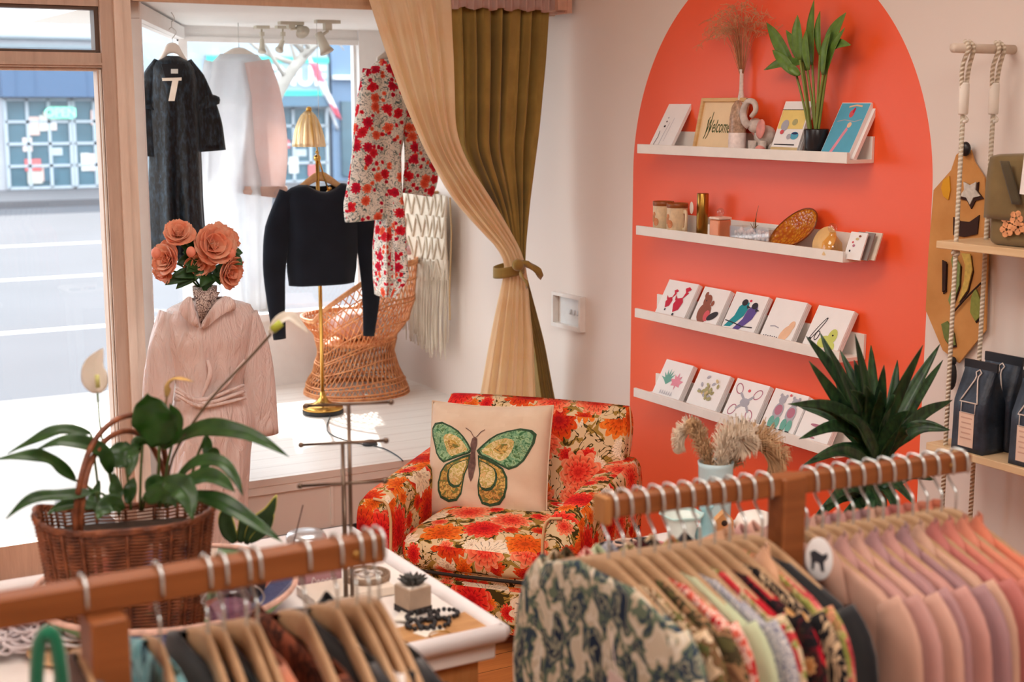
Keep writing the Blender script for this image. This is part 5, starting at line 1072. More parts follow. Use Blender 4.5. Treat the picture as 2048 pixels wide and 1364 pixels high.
# sansevieria behind the rail
sp0 = onD(480, 1085, 2.85); sp0.z = tz
sn = thing('snake_plant', 'small yellow edged snake plant in a dark pot beside the cane basket', 'plant', sp0)
part('pot', MB().lathe([(.042, 0), (.05, .004), (.056, .085), (.052, .085), (.048, .074), (.002, .072)], sp0, 28), mat((58, 52, 50), .5), sn, world=True)
sg_ = mat((50, 74, 40), .45, var=.3, nscale=40); sy_ = mat((206, 200, 96), .5)
for pts, W in (([(470, 1085), (456, 1060), (452, 1030), (470, 1000)], .016), ([(492, 1088), (512, 1050), (538, 1025), (553, 992)], .014), ([(500, 1085), (530, 1058), (548, 1030)], .010), ([(480, 1085), (490, 1050), (480, 1015)], .013)):
    P = crv([onD(x, y, 2.85) for x, y in pts], 12); mb = MB(); leafmesh(mb, P, W, (-.4, -.9, 0), .3, 6); o = part('leaf', mb, sg_, sn, world=True, solid=.002)
    mb = MB(); 
    for s_ in (-1, 1):
        e = []
        for i, p in enumerate(P):
            tg = (P[min(i+1, 12)]-P[max(i-1, 0)]).normalized(); sd = tg.cross(V((-.4, -.9, 0))).normalized(); t = i/12; e.append(p+sd*s_*W*(sin(PI*min(1, t*.96+.04)**.8)**.85)+V((0, 0, .002)))
        mb.tube(e, .0016, 5)
    part('leaf_edge', mb, sy_, o, world=True)
# tiered T-bar jewellery stand on a pale slab
jb = onZ(690, 1192, tz+.022); met = mat((120, 100, 86), .35, .8)
sl = onZ(692, 1190, tz); 
slab = thing('slab', 'pale square slab under the tiered jewellery stand', 'slab', sl)
part('slab_top', MB(False).box(sl+V((0, 0, .011)), (.185, .105, .020), bev=.002), mat((236, 222, 206), .25), slab, world=True)
part('felt_foot', MB(False).box(sl+V((0, 0, .0005)), (.17, .09, .001)), mat((120, 100, 90), .8), slab, world=True)
ts = thing('jewellery_stand', 'bronze metal jewellery stand with three stacked T bars on a pale slab', 'stand', V((jb.x, jb.y, tz+.022)))
dj = jb.x*FW[0]+jb.y*FW[1]; b2_ = V((jb.x+.022, jb.y-.012, jb.z)); 
for xp, yt, xa, ya, xb, yb in ((697, 808, 612, 812, 782, 804), (685, 886, 602, 890, 772, 881), (688, 968, 600, 972, 770, 962)):
    c = onD(xp, yt, dj); b = V((c.x, c.y, tz+.021))
    a_, e_ = onD(xa, ya, dj+.01), onD(xb, yb, dj-.01)
    pp = part('post', MB().tube([b, c], .0042, 10), met, ts, world=True); part('cross_bar', MB().tube([a_, e_], .0034, 8).ell(a_, .0062).ell(e_, .0062), met, ts, world=True)
# books, boxes, jars around it
pb0 = onZ(640, 1182, tz); 
t = thing('soap_box', 'flat mauve box with pale script lettering, left of the jewellery stand', 'box', onZ(640, 1172, tz))
c = onZ(640, 1172, tz); part('carton', MB(False).box(c+V((0, .0, .024)), (.085, .05, .046), bev=.002), mat((190, 144, 152), .6), t, world=True)
mb = MB().tube(crv([c+V((-.030+.0042*k, -.0258, .016+.010*abs(sin(k*1.9))*(1.6 if k < 3 else .8))) for k in range(15)], 60), .0011, 5); part('lettering', mb, mat((240, 226, 226), .6), t, world=True)
wv = onZ(735, 1158, tz+.02); wv.z = tz
t = thing('trinket_bowl', 'small grey brown woven trinket bowl right of the jewellery stand', 'bowl', wv)
part('bowl', MB().lathe([(.030, .0), (.044, .006), (.050, .022), (.050, .034), (.046, .034), (.044, .012), (.001, .008)], wv, 30), mat((150, 124, 104), .8, var=.3, nscale=150, bump=.5), t, world=True)
mb = MB(); rr = random.Random(4)
for k in range(9): mb.tube([wv+V((.018*cos(q*.7)+rr.uniform(-.02, .02)*0+.016*cos(k*2.1), .018*sin(q*.7)+.016*sin(k*2.1), .030+.003*(k % 3))) for q in range(10)], .0022, 5)
part('bangle', mb, mat((220, 210, 204), .3, .5), t, world=True)
# candle tin behind the rail
ct_ = onD(612, 1068, 3.05); ct_.z = tz
t = thing('glass_jar', 'clear glass jar with silver lid standing behind the left rack rail', 'jar', ct_)
part('jar', MB().lathe([(.040, 0), (.044, .004), (.044, .06), (.040, .066)], ct_, 28), clear, t, world=True)
part('lid', MB().lathe([(.045, .062), (.046, .066), (.046, .078), (.040, .088), (.02, .092)], ct_, 28), mat((214, 216, 220), .25, .7), t, world=True)
inc = thing('incense_stick', 'thin dark incense stick leaning in front of the glass jar', 'stick', onD(572, 1082, 2.95)); a_ = onD(566, 1100, 2.93); a_.z = max(a_.z, tz+.01)
part('stick', MB().tube([V((a_.x, a_.y, tz+.012)), onD(606, 1010, 2.93)], .0013, 5), mat((70, 46, 40), .8), inc, world=True)
part('holder', MB().lathe([(.016, 0), (.018, .004), (.010, .016)], V((a_.x, a_.y, tz)), 16), mat((60, 52, 48), .6), inc, world=True)
# clip-top jar of purple salts
jr = onD(460, 1235, 2.50); jr.z = tz+.078
jr = V((jr.x, jr.y, tz)); jr.x, jr.y = onZ(470, 1292, tz).x, onZ(470, 1292, tz).y
jr = onD(462, 1240, 2.56); jr.z = tz+.012
t = thing('clip_top_jar', 'clip top glass jar of mauve salts in front of the cane basket', 'jar', jr)
part('glass', MB().lathe([(.036, 0), (.044, .005), (.046, .10), (.036, .118), (.038, .124), (.034, .124), (.032, .116), (.042, .098), (.041, .008), (.001, .006)], jr, 30), clear, t, world=True)
part('salts', MB().lathe([(.037, .010), (.039, .012), (.0395, .084), (.036, .087), (.001, .087)], jr, 26), mat((150, 100, 128), .7, var=.25, nscale=90), t, world=True)
part('lid', MB().lathe([(.039, .126), (.040, .130), (.036, .142), (.014, .150)], jr, 28), clear, t, world=True)
part('clip', MB().tube(crv([jr+V((.046, -.01, .118)), jr+V((.058, -.01, .108)), jr+V((.064, -.01, .092)), jr+V((.056, -.01, .080)), jr+V((.047, -.01, .092))], 14), .0018, 6).tube(crv([jr+V((-.046, -.005, .118)), jr+V((-.058, -.005, .104)), jr+V((-.048, -.005, .094))], 10), .0018, 6), mat((190, 186, 184), .3, .9), t, world=True)
# succulent in a concrete cube
sb = onZ(826, 1218, tz+.004); sb.z = tz
t = thing('succulent_planter', 'dark succulent in a small square stone pot with a black painted base', 'planter', sb)
part('pot', MB(False).box(sb+V((0, 0, .032)), (.056, .056, .050), Euler((0, 0, R(8))), bev=.002), mat((190, 166, 144), .8, var=.12), t, world=True)
part('painted_base', MB(False).box(sb+V((0, 0, .0075)), (.0572, .0572, .014), Euler((0, 0, R(8)))), mat((48, 44, 46), .7), t, world=True)
mb = MB(); rr = random.Random(6)
for r_, cnt, tl in ((.026, 9, 20), (.020, 8, 42), (.012, 6, 66)):
    for k in range(cnt):
        a = k*2*PI/cnt+r_*30; d = V((cos(a)*cos(R(tl)), sin(a)*cos(R(tl)), sin(R(tl)))); mb.tube([sb+V((0, 0, .060))+d*.003, sb+V((0, 0, .060))+d*r_*.7, sb+V((0, 0, .062))+d*r_*1.3], [.005, .0065, .001], 6)
part('rosette', mb, mat((58, 56, 52), .5, var=.3, nscale=70), t, world=True)
part('gravel', MB(False).box(sb+V((0, 0, .0575)), (.050, .050, .003), Euler((0, 0, R(8)))), mat((226, 214, 200), .9, var=.2, nscale=120), t, world=True)
# tray of bracelets
ty_ = onZ(905, 1262, tz); tyr = solo('paper_tray', MB(False).box(ty_+V((-.01, .0, .003)), (.20, .13, .006), Euler((0, 0, R(4))), bev=.001), wood('tray_wood', (170, 120, 72), (206, 156, 104), (6, 30, 30), .6), 'flat brown tray under the black beaded jewellery', 'tray')
blk = mat((34, 32, 34), .35); goldm = mat((206, 160, 90), .3, .8)
rr = random.Random(15)
for k, (x, y, r_, lb, mm) in enumerate(((845, 1236, .026, 'black beaded bracelet lying by the stone pot', blk), (868, 1250, .026, 'black beaded bracelet in the middle of the brown tray', blk), (888, 1232, .024, 'black looped bracelet at the right of the brown tray', blk), (842, 1252, .024, 'black beaded bracelet at the near edge of the brown tray', blk), (880, 1270, .022, 'thin gold bracelet at the near edge of the brown tray', goldm))):
    c = onZ(x, y, tz+.007); c.z = tz+.0085; mb = MB()
    if mm is blk:
        for q in range(16): a = q*2*PI/16; mb.ell(c+V((r_*cos(a)*1.25, r_*sin(a), .003+.001*(q % 2))), .0052, n=7, m=5)
    else: mb.tube([c+V((r_*cos(q*2*PI/24), r_*sin(q*2*PI/24)*.8, 0)) for q in range(25)], .0015, 5)
    solo('bracelet', mb, mm, lb, 'bracelet', 'bracelets on the brown tray')
for k, (x, y, lb) in enumerate(((858, 1262, 'white paper card with a black edge under the black bracelets'), (812, 1232, 'white paper card behind the black bracelets'))):
    c = onZ(x, y, tz+.007); solo('earring_card', MB(False).box(V((c.x, c.y, tz+.0068)), (.055, .036, .0012), Euler((0, 0, R(20+30*k)))), mat((240, 232, 220), .7), lb, 'card')
fl_ = onZ(735, 1245, tz); solo('brass_brooch', MB().ell(fl_+V((0, 0, .006)), .018, .010, .006).ell(fl_+V((.012, .01, .006)), .010, .014, .006).ell(fl_+V((-.012, .006, .006)), .012, .008, .006), mat((206, 170, 110), .3, .8), 'small brass leaf brooch near the near edge of the white table', 'brooch')
# left end of the table: crochet and a plate
cr0 = onZ(30, 1290, tz); mb = MB(); rr = random.Random(17)
for k in range(60):
    c = V((cr0.x+rr.uniform(-.13, .11), cr0.y+rr.uniform(-.12, .12), tz+.010+.03*rr.random())); r0 = rr.uniform(.018, .04)
    mb.tube([c+V((r0*cos(q*.42)*(1+.3*cos(q*1.3)), r0*sin(q*.42)*(1+.3*cos(q*1.3)), .008*sin(q*.9)+.008)) for q in range(16)], .0036, 5)
solo('crochet_scarf', mb, cloth((232, 222, 222), (214, 200, 204), weave=200), 'heap of white crochet lace at the left end of the white table', 'scarf')
pl_ = onZ(150, 1310, tz); solo('wooden_plate', MB().lathe([(.05, 0), (.075, .006), (.088, .016), (.086, .018), (.07, .010), (.001, .008)], pl_, 36), wood('plate_wood', (206, 160, 112), (232, 196, 150), (8, 20, 20), .5), 'round pale wooden plate in front of the striped bowl', 'plate')

# ================================================================ small white side table by the coral wall
qz = .76; qx0, qx1, qy0, qy1 = 1.76, 2.34, 2.36, 2.70
st_ = thing('side_table', 'small white side table with a scalloped edge in front of the coral wall', 'table', (2.05, 2.53, 0))
pts = []
def rrect(x0, x1, y0, y1, r):
    out = []
    for cx, cy_, a0 in ((x1-r, y1-r, 0), (x0+r, y1-r, 90), (x0+r, y0+r, 180), (x1-r, y0+r, 270)): out += [(cx+r*cos(R(a0+10*k)), cy_+r*sin(R(a0+10*k))) for k in range(10)]
    return out
mb = MB(); 
for z, g in ((qz-.028, -.02), (qz-.022, -.004), (qz-.010, .002), (qz, -.004)): pts.append([V((x, y, z)) for x, y in rrect(qx0-g, qx1+g, qy0-g, qy1+g, .05)])
part('tabletop', mb.loft(pts, True, True), wtm, st_, world=True)
part('apron', MB(False).bb((qx0+.035, qy0+.035, qz-.11), (qx1-.035, qy1-.035, qz-.025)), wtm, st_, world=True)
for x in (qx0+.06, qx1-.06):
    for y in (qy0+.06, qy1-.06): part('leg', MB().lathe([(.014, 0), (.020, .3), (.026, .66)], (x, y, 0), 12), wtm, st_, world=True)
def tq(x, y): return onZ(x, y, qz)
v0 = tq(1362, 1088); t = thing('scalloped_vase', 'pale mint scalloped vase on the small white side table', 'vase', v0)
part('body', MB().lathe([(.026, 0), (.030, .004), (.034, .03), (.040, .06), (.046, .072), (.042, .072), (.034, .05), (.001, .01)], v0, 32), mat((222, 232, 226), .35, var=.08), t, world=True)
part('rim', MB().grid(lambda u, v: v0+V(((.044+.010*v)*cos(u*2*PI), (.044+.010*v)*sin(u*2*PI), .070+.014*v+.006*v*abs(sin(u*16))-.012*v*v)), 64, 4, True), mat((190, 220, 216), .35), t, world=True, solid=.003)
v1 = tq(1412, 1085); solo('blue_vase', MB().lathe([(.018, 0), (.026, .006), (.028, .026), (.014, .05), (.012, .08), (.018, .092), (.015, .092), (.009, .08)], v1, 24), mat((160, 206, 214), .2, var=.1), 'small pale blue bud vase beside the scalloped vase', 'vase')
# tall frosted glass with pampas
vp = tq(1462, 1058); vp = V((2.20, 2.62, qz)); vp = onD(1430, 1000, 3.42); vp.z = qz
gv = thing('glass_vase', 'tall frosted blue glass vase holding pampas grass behind the rack', 'vase', vp)
part('glass', MB().lathe([(.036, 0), (.040, .005), (.044, .145), (.046, .158), (.043, .158), (.040, .14), (.036, .012), (.001, .010)], vp, 30), mat((196, 222, 228), .2, var=.04), gv, world=True)
pm1 = mat((216, 176, 134), .95, var=.15, nscale=40); pm2 = mat((240, 220, 196), .95, var=.1, nscale=40)
def plume(nm_lab, pts, d, r0, mt, seed, n=520):
    rr = random.Random(seed); P = crv([onD(x, y, d) for x, y in pts], 16); t = thing('pampas_plume', nm_lab, 'dried grass', P[0], group='pampas plumes in the frosted glass vase')
    part('stalk', MB().tube([vp+V((0, 0, .03)), vp+V((0, 0, .12)), P[0]]+P[1:], .0022, 5), pm1, t, world=True); mb = MB()
    for k in range(n):
        q = rr.random(); i = min(15, int(q*16)); s_ = P[i].lerp(P[i+1], q*16-i); tg = (P[i+1]-P[i]).normalized(); wv_ = r0*(sin(PI*min(1, q*.9+.1))**.7)
        sd = V((rr.gauss(0, 1), rr.gauss(0, 1), rr.gauss(0, 1))); sd = (sd-tg*sd.dot(tg)).normalized(); e = s_+sd*wv_*rr.uniform(.5, 1.1)+tg*wv_*1.3; mid = (s_+e)/2+tg*wv_*.2
        mb.tube([s_, mid, e, e+V((0, 0, -wv_*.35))+sd*wv_*.1], [.0011, .0011, .0009, .0003], 3, False)
    part('plume', mb, mt, t, world=True, kind='stuff')
plume('brown upright pampas plume in the middle of the frosted vase', [(1428, 962), (1420, 930), (1408, 895), (1392, 862), (1378, 842)], 3.42, .028, pm1, 1, 620)
plume('cream drooping pampas plume curling to the left', [(1412, 930), (1400, 880), (1385, 860), (1368, 872), (1352, 905)], 3.44, .028, pm2, 2, 620)
plume('cream fluffy pampas plume in the centre', [(1440, 950), (1446, 910), (1458, 885), (1478, 875), (1482, 900)], 3.40, .044, pm2, 3, 900)
plume('golden drooping pampas plume spreading to the right', [(1450, 950), (1475, 905), (1505, 890), (1535, 905), (1552, 945)], 3.44, .050, pm1, 4, 1000)
v2 = tq(1448, 1078); t = thing('birdhouse_ornament', 'tiny wooden birdhouse ornament on the white side table', 'ornament', v2)
mb = MB(False); pr_ = [(-.022, 0), (.022, 0), (.022, .045), (0, .068), (-.022, .045)]; mb.prism([v2+V((x*.866, -x*.5, z)) for x, z in pr_], (.015, .026, 0)); part('house', mb, mat((222, 160, 100), .7, var=.15), t, world=True)
part('hole', MB().lathe([(.007, -.0006), (.0075, 0), (.007, .0006)], v2+V((-.0005, -.001, .040)), 16, Euler((R(90), 0, R(-30))).to_matrix()), mat((60, 40, 30), .8), t, world=True)
v3 = tq(1512, 1072); solo('white_pouffe_bowl', MB().lathe([(.03, 0), (.05, .008), (.056, .03), (.046, .052), (.02, .062), (.001, .064)], v3, 28), mat((244, 236, 228), .6), 'round white lidded bowl at the right of the side table', 'bowl')
v4 = tq(1470, 1092); t = thing('pink_dish', 'low pink dish heaped with white shells on the side table', 'dish', v4)
part('dish', MB().lathe([(.035, 0), (.05, .006), (.056, .020), (.053, .020), (.04, .010), (.001, .008)], v4, 28), mat((226, 130, 120), .4), t, world=True)
for k in range(5): part('shell', MB().ell(v4+V((.022*cos(k*1.3), .022*sin(k*1.3), .022)), .014, .010, .009, 12, 8), mat((246, 230, 222), .5), t, world=True)
for k, (x, y, r_, c, lb) in enumerate(((1222, 1098, .026, (52, 48, 52), 'black wire bracelet at the left end of the side table'), (1250, 1092, .024, (226, 190, 170), 'pale pink bangle at the left end of the side table'), (1285, 1090, .026, (60, 54, 56), 'black bracelet in the middle of the side table'), (1310, 1096, .020, (226, 150, 150), 'rose pink bangle near the scalloped vase'))):
    c0_ = tq(x, y); mb = MB()
    for z in (0, .006): mb.tube([c0_+V((r_*cos(q*2*PI/24)*1.2, r_*sin(q*2*PI/24), .003+z)) for q in range(25)], .003, 6)
    solo('bangle', mb, mat(c, .4), lb, 'bracelet', 'bracelets on the side table')
# ================================================================ yucca by the coral wall
yc = onD(1752, 1010, 3.6); yc.z = 0
yu = thing('yucca', 'tall spiky yucca with sword shaped dark green leaves, in front of the lowest ledge', 'plant', yc)
part('pot', MB().lathe([(.11, 0), (.13, .01), (.15, .26), (.155, .28), (.145, .28), (.14, .25), (.002, .24)], yc, 36), mat((206, 196, 186), .5), yu, world=True)
yb = mat((120, 92, 66), .9, var=.3, nscale=30, bump=.5); D0 = 3.6
ctr = onD(1752, 905, D0)
part('trunk', MB().tube([V((yc.x, yc.y, .2)), V((yc.x+.01, yc.y, .55)), V((ctr.x, ctr.y, ctr.z+.02))], [.035, .032, .028], 12), yb, yu, world=True)
yl = NT('yucca_leaf'); f = yl.noise(yl.VM('MULTIPLY', yl.ob(), (20, 20, 2)), 4, 2); yl.set(Base_Color=yl.ramp(f, [(.3, C(24, 48, 34)), (.7, C(56, 92, 52))]), Roughness=.4, Specular_IOR_Level=.45)
tips = [(1880, 688, .1), (1846, 690, -.1), (1820, 735, .1), (1795, 720, .12), (1768, 730, -.12), (1742, 690, .15), (1708, 720, 0), (1710, 668, -.05), (1680, 700, .1), (1655, 690, -.1), (1612, 672, 0), (1618, 722, -.12), (1640, 665, .1), (1606, 805, -.15), (1596, 812, .05), (1576, 808, -.2), (1598, 878, -.15), (1606, 930, -.1), (1630, 915, -.22), (1905, 800, .1), (1886, 720, .18), (1862, 770, .2), (1700, 780, -.2), (1730, 770, -.2), (1760, 780, -.2), (1790, 790, -.2), (1820, 820, -.2), (1680, 830, -.22), (1850, 850, -.2), (1900, 860, -.05),
 (1618, 1050, -.1), (1655, 1090, -.12), (1690, 1085, -.15), (1735, 1080, -.2), (1600, 985, -.15), (1830, 1010, -.1), (1806, 1060, -.2), (1870, 960, 0), (1650, 1010, -.2), (1770, 1050, -.22)]
rr = random.Random(31)
for k, (x, y, dd) in enumerate(tips):
    T_ = onD(x, y, D0+dd); low = y > 940; b = ctr+V((rr.uniform(-.02, .02), rr.uniform(-.02, .02), rr.uniform(-.06, .05) if not low else -.10+rr.uniform(-.04, .02)))
    m_ = (b+T_)/2+V((0, 0, .035 if y > 760 else .01)); P = crv([b, m_, T_], 12)
    mb = MB(); leafmesh(mb, P, rr.uniform(.018, .0235), (-.5+rr.uniform(-.5, .5), -.8, .4), .35, 4, 0, lambda t: (.55+.45*min(1, t*3))*(1-t**2.2)**.8)
    part('leaf', mb, yl.m, yu, world=True, solid=.0015)

# ================================================================ rope hung shelves on the right wall
rs = thing('rope_shelf', 'two tier pale wooden shelf hung on white ropes right of the coral arch', 'shelf', V((3.2, 2.55, .8)))
bw_ = wood('pale_shelf_wood', (222, 184, 136), (240, 210, 168), (30, 2, 30), .5)
XF, XBk = 3.105, XW-.02; YE = onX(1872, 492, XF).y
zu = onX(1872, 481, XF).z; zl = onX(1858, 886, XF).z
YN = 1.9
for z in (zu, zl): part('shelf_board', MB(False).bb((XF, YN, z-.022), (XBk, YE, z), bev=.002), bw_, rs, world=True)
rope_m = NT('twisted_rope'); q = rope_m.sep(rope_m.ob()); f = rope_m.M('SINE', rope_m.M('ADD', rope_m.M('MULTIPLY', q[2], 520.), rope_m.M('MULTIPLY', q[1], 300.))); rope_m.set(Base_Color=rope_m.mix(rope_m.M('GREATER_THAN', f, .2), C(240, 228, 208), C(204, 186, 160)), Roughness=.9); rope_m.bump(f, .8, .002)
zd = onX(1930, 97, XF+.03).z
for yy, first in ((YE-.055, True), (YN+.06, False)):
    for xx in (XF+.022, XBk-.05):
        part('rope', MB().tube([V((xx, yy, .30)), V((xx, yy, zd-.16))], .0066, 8), rope_m.m, rs, world=True)
        for sgn in (-1, 1): part('rope_loop', MB().tube(crv([V((xx, yy, zd-.18)), V((xx+.013*sgn, yy, zd-.06)), V((xx+.010*sgn, yy-.018, zd)), V((xx+.008*sgn, yy, zd+.020))], 10), .0062, 8), rope_m.m, rs, world=True)
        part('whipping', MB().lathe([(.012, 0), (.0145, .004), (.0145, .085), (.012, .09)], (xx, yy, zd-.185), 14).tube(crv([V((xx, yy, zd-.185)), V((xx+.010, yy-.008, zd-.20)), V((xx-.01, yy-.014, zd-.205))], 6), .005, 6), mat((242, 234, 222), .8), rs, world=True)
        for z in (zu, zl): part('knot', MB().ell((xx, yy, z-.032), .013, .013, .012), rope_m.m, rs, world=True)
    part('dowel', MB().tube([V((XF-.03, yy, zd)), V((XW, yy, zd))], .0135, 16), mat((226, 208, 190), .6, var=.1), rs, world=True)
# burlap wall hanging behind the ropes
Xh = XW-.012
H = lambda x, y, o=0.: onX(x, y, Xh-o)
bh = thing('burlap_wall_hanging', 'long pointed burlap wall hanging with felt leaf and star cutouts, behind the rope shelf', 'wall hanging', H(1920, 722))
burl = cloth((216, 156, 92), (196, 136, 74), weave=260, rough=.95)
mb = MB(False); mb.prism([H(1926, 300), H(1944, 300), H(1950, 322), H(1972, 356), H(1978, 500), H(1974, 660), H(1920, 726), H(1888, 700), H(1854, 620), H(1860, 500), H(1870, 380), H(1905, 340), H(1915, 310)], (-.006, 0, 0)); part('burlap', mb, burl, bh, world=True)
def patchX(P, o, th=.004): mb = MB(False); mb.prism([H(x, y, .007+o) for x, y in P], (-th, 0, 0)); return mb
def star(cx, cy, r, ph=0): return [(cx+r*(1 if k % 2 == 0 else .55)*cos(R(ph+36*k))*.85, cy+r*(1 if k % 2 == 0 else .55)*sin(R(ph+36*k))) for k in range(10)]
fb = mat((58, 34, 28), .9)
part('felt_star', patchX(star(1944, 388, 30, 18), .0), fb, bh, world=True); part('felt_star', patchX(star(1941, 384, 25, 18), .004), mat((206, 200, 190), .9, var=.15, nscale=90), bh, world=True, label='pale grey felt star')
part('felt_patch', patchX([(1908, 470), (1908, 434), (1922, 442), (1940, 444), (1960, 430), (1956, 468), (1930, 474)], 0), fb, bh, world=True)
part('felt_leaf', patchX([(1888, 360), (1900, 352), (1902, 380), (1898, 400), (1888, 392), (1884, 376)], 0), mat((222, 160, 40), .9), bh, world=True, label='mustard felt leaf')
for P, rgb in (([(1908, 508), (1922, 530), (1920, 570), (1904, 616), (1898, 600), (1910, 560), (1904, 520)], (132, 150, 90)), ([(1924, 506), (1942, 508), (1946, 540), (1936, 580), (1918, 606), (1930, 560), (1932, 530)], (206, 176, 90)), ([(1952, 575), (1962, 600), (1964, 630), (1952, 642), (1942, 624), (1944, 594)], (140, 146, 70)), ([(1884, 648), (1896, 642), (1908, 664), (1912, 690), (1902, 692), (1890, 676)], (112, 124, 66)), ([(1886, 520), (1894, 524), (1892, 580), (1886, 584)], (58, 34, 28))):
    part('felt_leaf', patchX([(x+2, y+4) for x, y in P], 0), fb, bh, world=True); part('felt_leaf', patchX(P, .004), mat(rgb, .9, var=.15, nscale=80), bh, world=True)
part('felt_twig', MB().tube(crv([H(1902, 630, .014), H(1930, 598, .014), H(1962, 566, .014)], 8), .003, 6), fb, bh, world=True)
part('hanging_button', MB().ell(H(1931, 298, .02), .012, .018, .022).tube([H(1931, 298, .0), H(1931, 298, .02)], .007, 8), mat((34, 28, 30), .35), bh, world=True)
part('pendant', MB().ell(H(1904, 752, .02), .012, .016, .044, 12, 8).ell(H(1906, 722, .02), .010, .012, .014, 10, 6).tube([H(1906, 722, .0), H(1906, 722, .02)], .005, 6), mat((30, 26, 28), .6), bh, world=True)
# olive satchel on the upper board
sx, sy = 3.155, 2.52
sat = thing('satchel', 'olive canvas satchel with a flap and an embroidered flower patch on the upper rope shelf', 'bag', V((3.20, sy, zu)))
oc = cloth((136, 114, 74), (116, 96, 62), weave=300, rough=.9)
ya, yb_ = onX(1966, 470, 3.125).y, 2.16; hz = .275
part('body', MB().box((3.205, (ya+yb_)/2, zu+.0005+.12), (.13, ya-yb_, .24), bev=.022, seg=3), oc, sat, world=True)
def flap(u, v):
    y = ya+.004+(yb_-ya-.008)*u; L_ = v*.30
    if L_ < .12: x, z = 3.268-L_*1.08, zu+.252+.018*sin(PI*L_/.12*.8)
    else: q = L_-.12; x, z = 3.138-.012*sin(min(1, q/.1)*PI*.5)+.004, zu+.262-q-.02*sin(PI*u)*(v > .95)
    return V((x, y, z+.012*sin(PI*u)))
part('flap', MB().grid(flap, 24, 20), oc, sat, world=True, solid=.004)
mb = MB(); mb.grid(lambda u, v: V((3.118-.002*0-.004, ya-.055-.05*v-.03*u, zu+.255-.125*v+.0*u)), 6, 10); part('strap', mb, cloth((92, 80, 58), (80, 70, 50), weave=300), sat, world=True, solid=.004)
mb = MB(False)
rr = random.Random(5)
for k in range(9):
    cx, cy_ = rr.uniform(-.045, .045), rr.uniform(-.04, .04); cc_ = onX(2038, 436, 3.134)
    for q in range(5): a = q*1.256+k; mb.prism([cc_+V((-.0005*k, cx+.014*cos(a)+.010*cos(b_), cy_+.014*sin(a)+.010*sin(b_))) for b_ in [j*2*PI/9 for j in range(9)]], (-.003, 0, 0))
part('flower_patch', mb, mat((236, 160, 110), .8, var=.3, nscale=60), sat, world=True)
solo('price_tag', MB(False).box((3.11, onX(2046, 330, 3.11).y-.02, zu+.245), (.002, .045, .11), Euler((R(4), 0, 0))), mat((246, 240, 234), .6), 'white price tag at the top of the olive satchel', 'tag') if False else part('price_tag', MB(False).box((3.112, onX(2046, 330, 3.11).y-.02, zu+.225), (.002, .045, .13), Euler((R(4), 0, 0))), mat((246, 240, 234), .6), sat, world=True, label='white price tag')
sat.scale = (1, 1, .93)
# black coffee bags on the lower board
bagm = NT('black_kraft'); f = bagm.noise(bagm.ob(), 14, 4, .6); bagm.set(Base_Color=bagm.ramp(f, [(.3, C(28, 34, 44)), (.75, C(60, 74, 92))]), Roughness=.45); bagm.bump(f, .5, .01)
def coffee_bag(y0, y1, x0, x1, h, label):
    """y0 = far end, front faces -X"""
    t = thing('coffee_bag', label, 'bag', V(((x0+x1)/2, (y0+y1)/2, zl), ), group='black bags on the lower rope shelf'); rows = []
    cx, cy_, hw, hd = (x0+x1)/2, (y0+y1)/2, (y0-y1)/2, (x1-x0)/2; N = 16
    for k in range(N+1):
        q = k/N; z = zl+.0005+h*q; d = hd*(1 if q < .55 else max(.06, 1-((q-.55)/.38)) if q < .93 else .06); ww = hw*(1-.04*sin(q*PI)); row = []
        for (sx_, sy_) in ((-1, 1), (-1, .5), (-1, 0), (-1, -.5), (-1, -1), (0, -1.0), (1, -1), (1, 0), (1, 1), (0, 1.0)):
            tuck = .88 if sx_ == 0 and q > .3 else 1; row.append(V((cx+d*sx_+hd*.0, cy_+ww*sy_*tuck, z)))
        rows.append(row)
    part('pouch', MB().loft(rows, True, True), bagm.m, t, world=True)
    part('seal', MB(False).box((cx, cy_, zl+h-.012), (.008, hw*2+.004, .026)), mat((30, 34, 42), .5), t, world=True)
    xf = cx-hd-.0012
    part('label', MB(False).box((xf, cy_+hw*.08, zl+.065), (.001, hw*.95, .10)), mat((240, 208, 186), .6), t, world=True)
    mb = MB(False)
    for k in range(5): mb.box((xf-.0008, cy_+hw*.08, zl+.10-.015*k), (.0006, hw*(.7-.1*(k % 2)), .004))
    part('print', mb, mat((214, 172, 152), .6), t, world=True)
    O = lambda u, v: V((cx-hd*(max(.06, 1-max(0, (v/h-.55)/.38)))-.003, cy_+u, zl+v))
    mb = MB(); q = hw*.55
    mb.tube([O(-q, h*.56), O(q, h*.56), O(q*.85, h*.60), O(.005, h*.80), O(.004, h*.84), O(.010, h*.88), O(0, h*.91), O(-.010, h*.88), O(-.004, h*.84), O(-.005, h*.80), O(-q*.85, h*.60), O(-q, h*.56)], .0022, 5)
    mb.tube([O(-q*.8, h*.555), O(-q*.8, h*.44), O(q*.8, h*.44), O(q*.8, h*.555)], .0014, 5)
    part('funnel_drawing', mb, mat((226, 210, 200), .6), t, world=True)
    return t
p0, p1 = onX(1906, 890, XF+.02).y, onX(1968, 906, XF+.02).y
coffee_bag(p0, p1, XF+.012, XF+.10, .262, 'black coffee bag with a white funnel drawing, nearest the left rope')
coffee_bag(p0+.005, p1-.012, XF+.105, XF+.185, .275, 'black coffee bag standing behind the one nearest the left rope')
p2 = onX(2020, 920, XF+.02).y
coffee_bag(p2, p2-(p0-p1), XF+.012, XF+.10, .262, 'black coffee bag cut off by the right edge of the photo')
coffee_bag(p2+.005, p2-(p0-p1)-.012, XF+.105, XF+.185, .275, 'black coffee bag behind the one at the right edge')

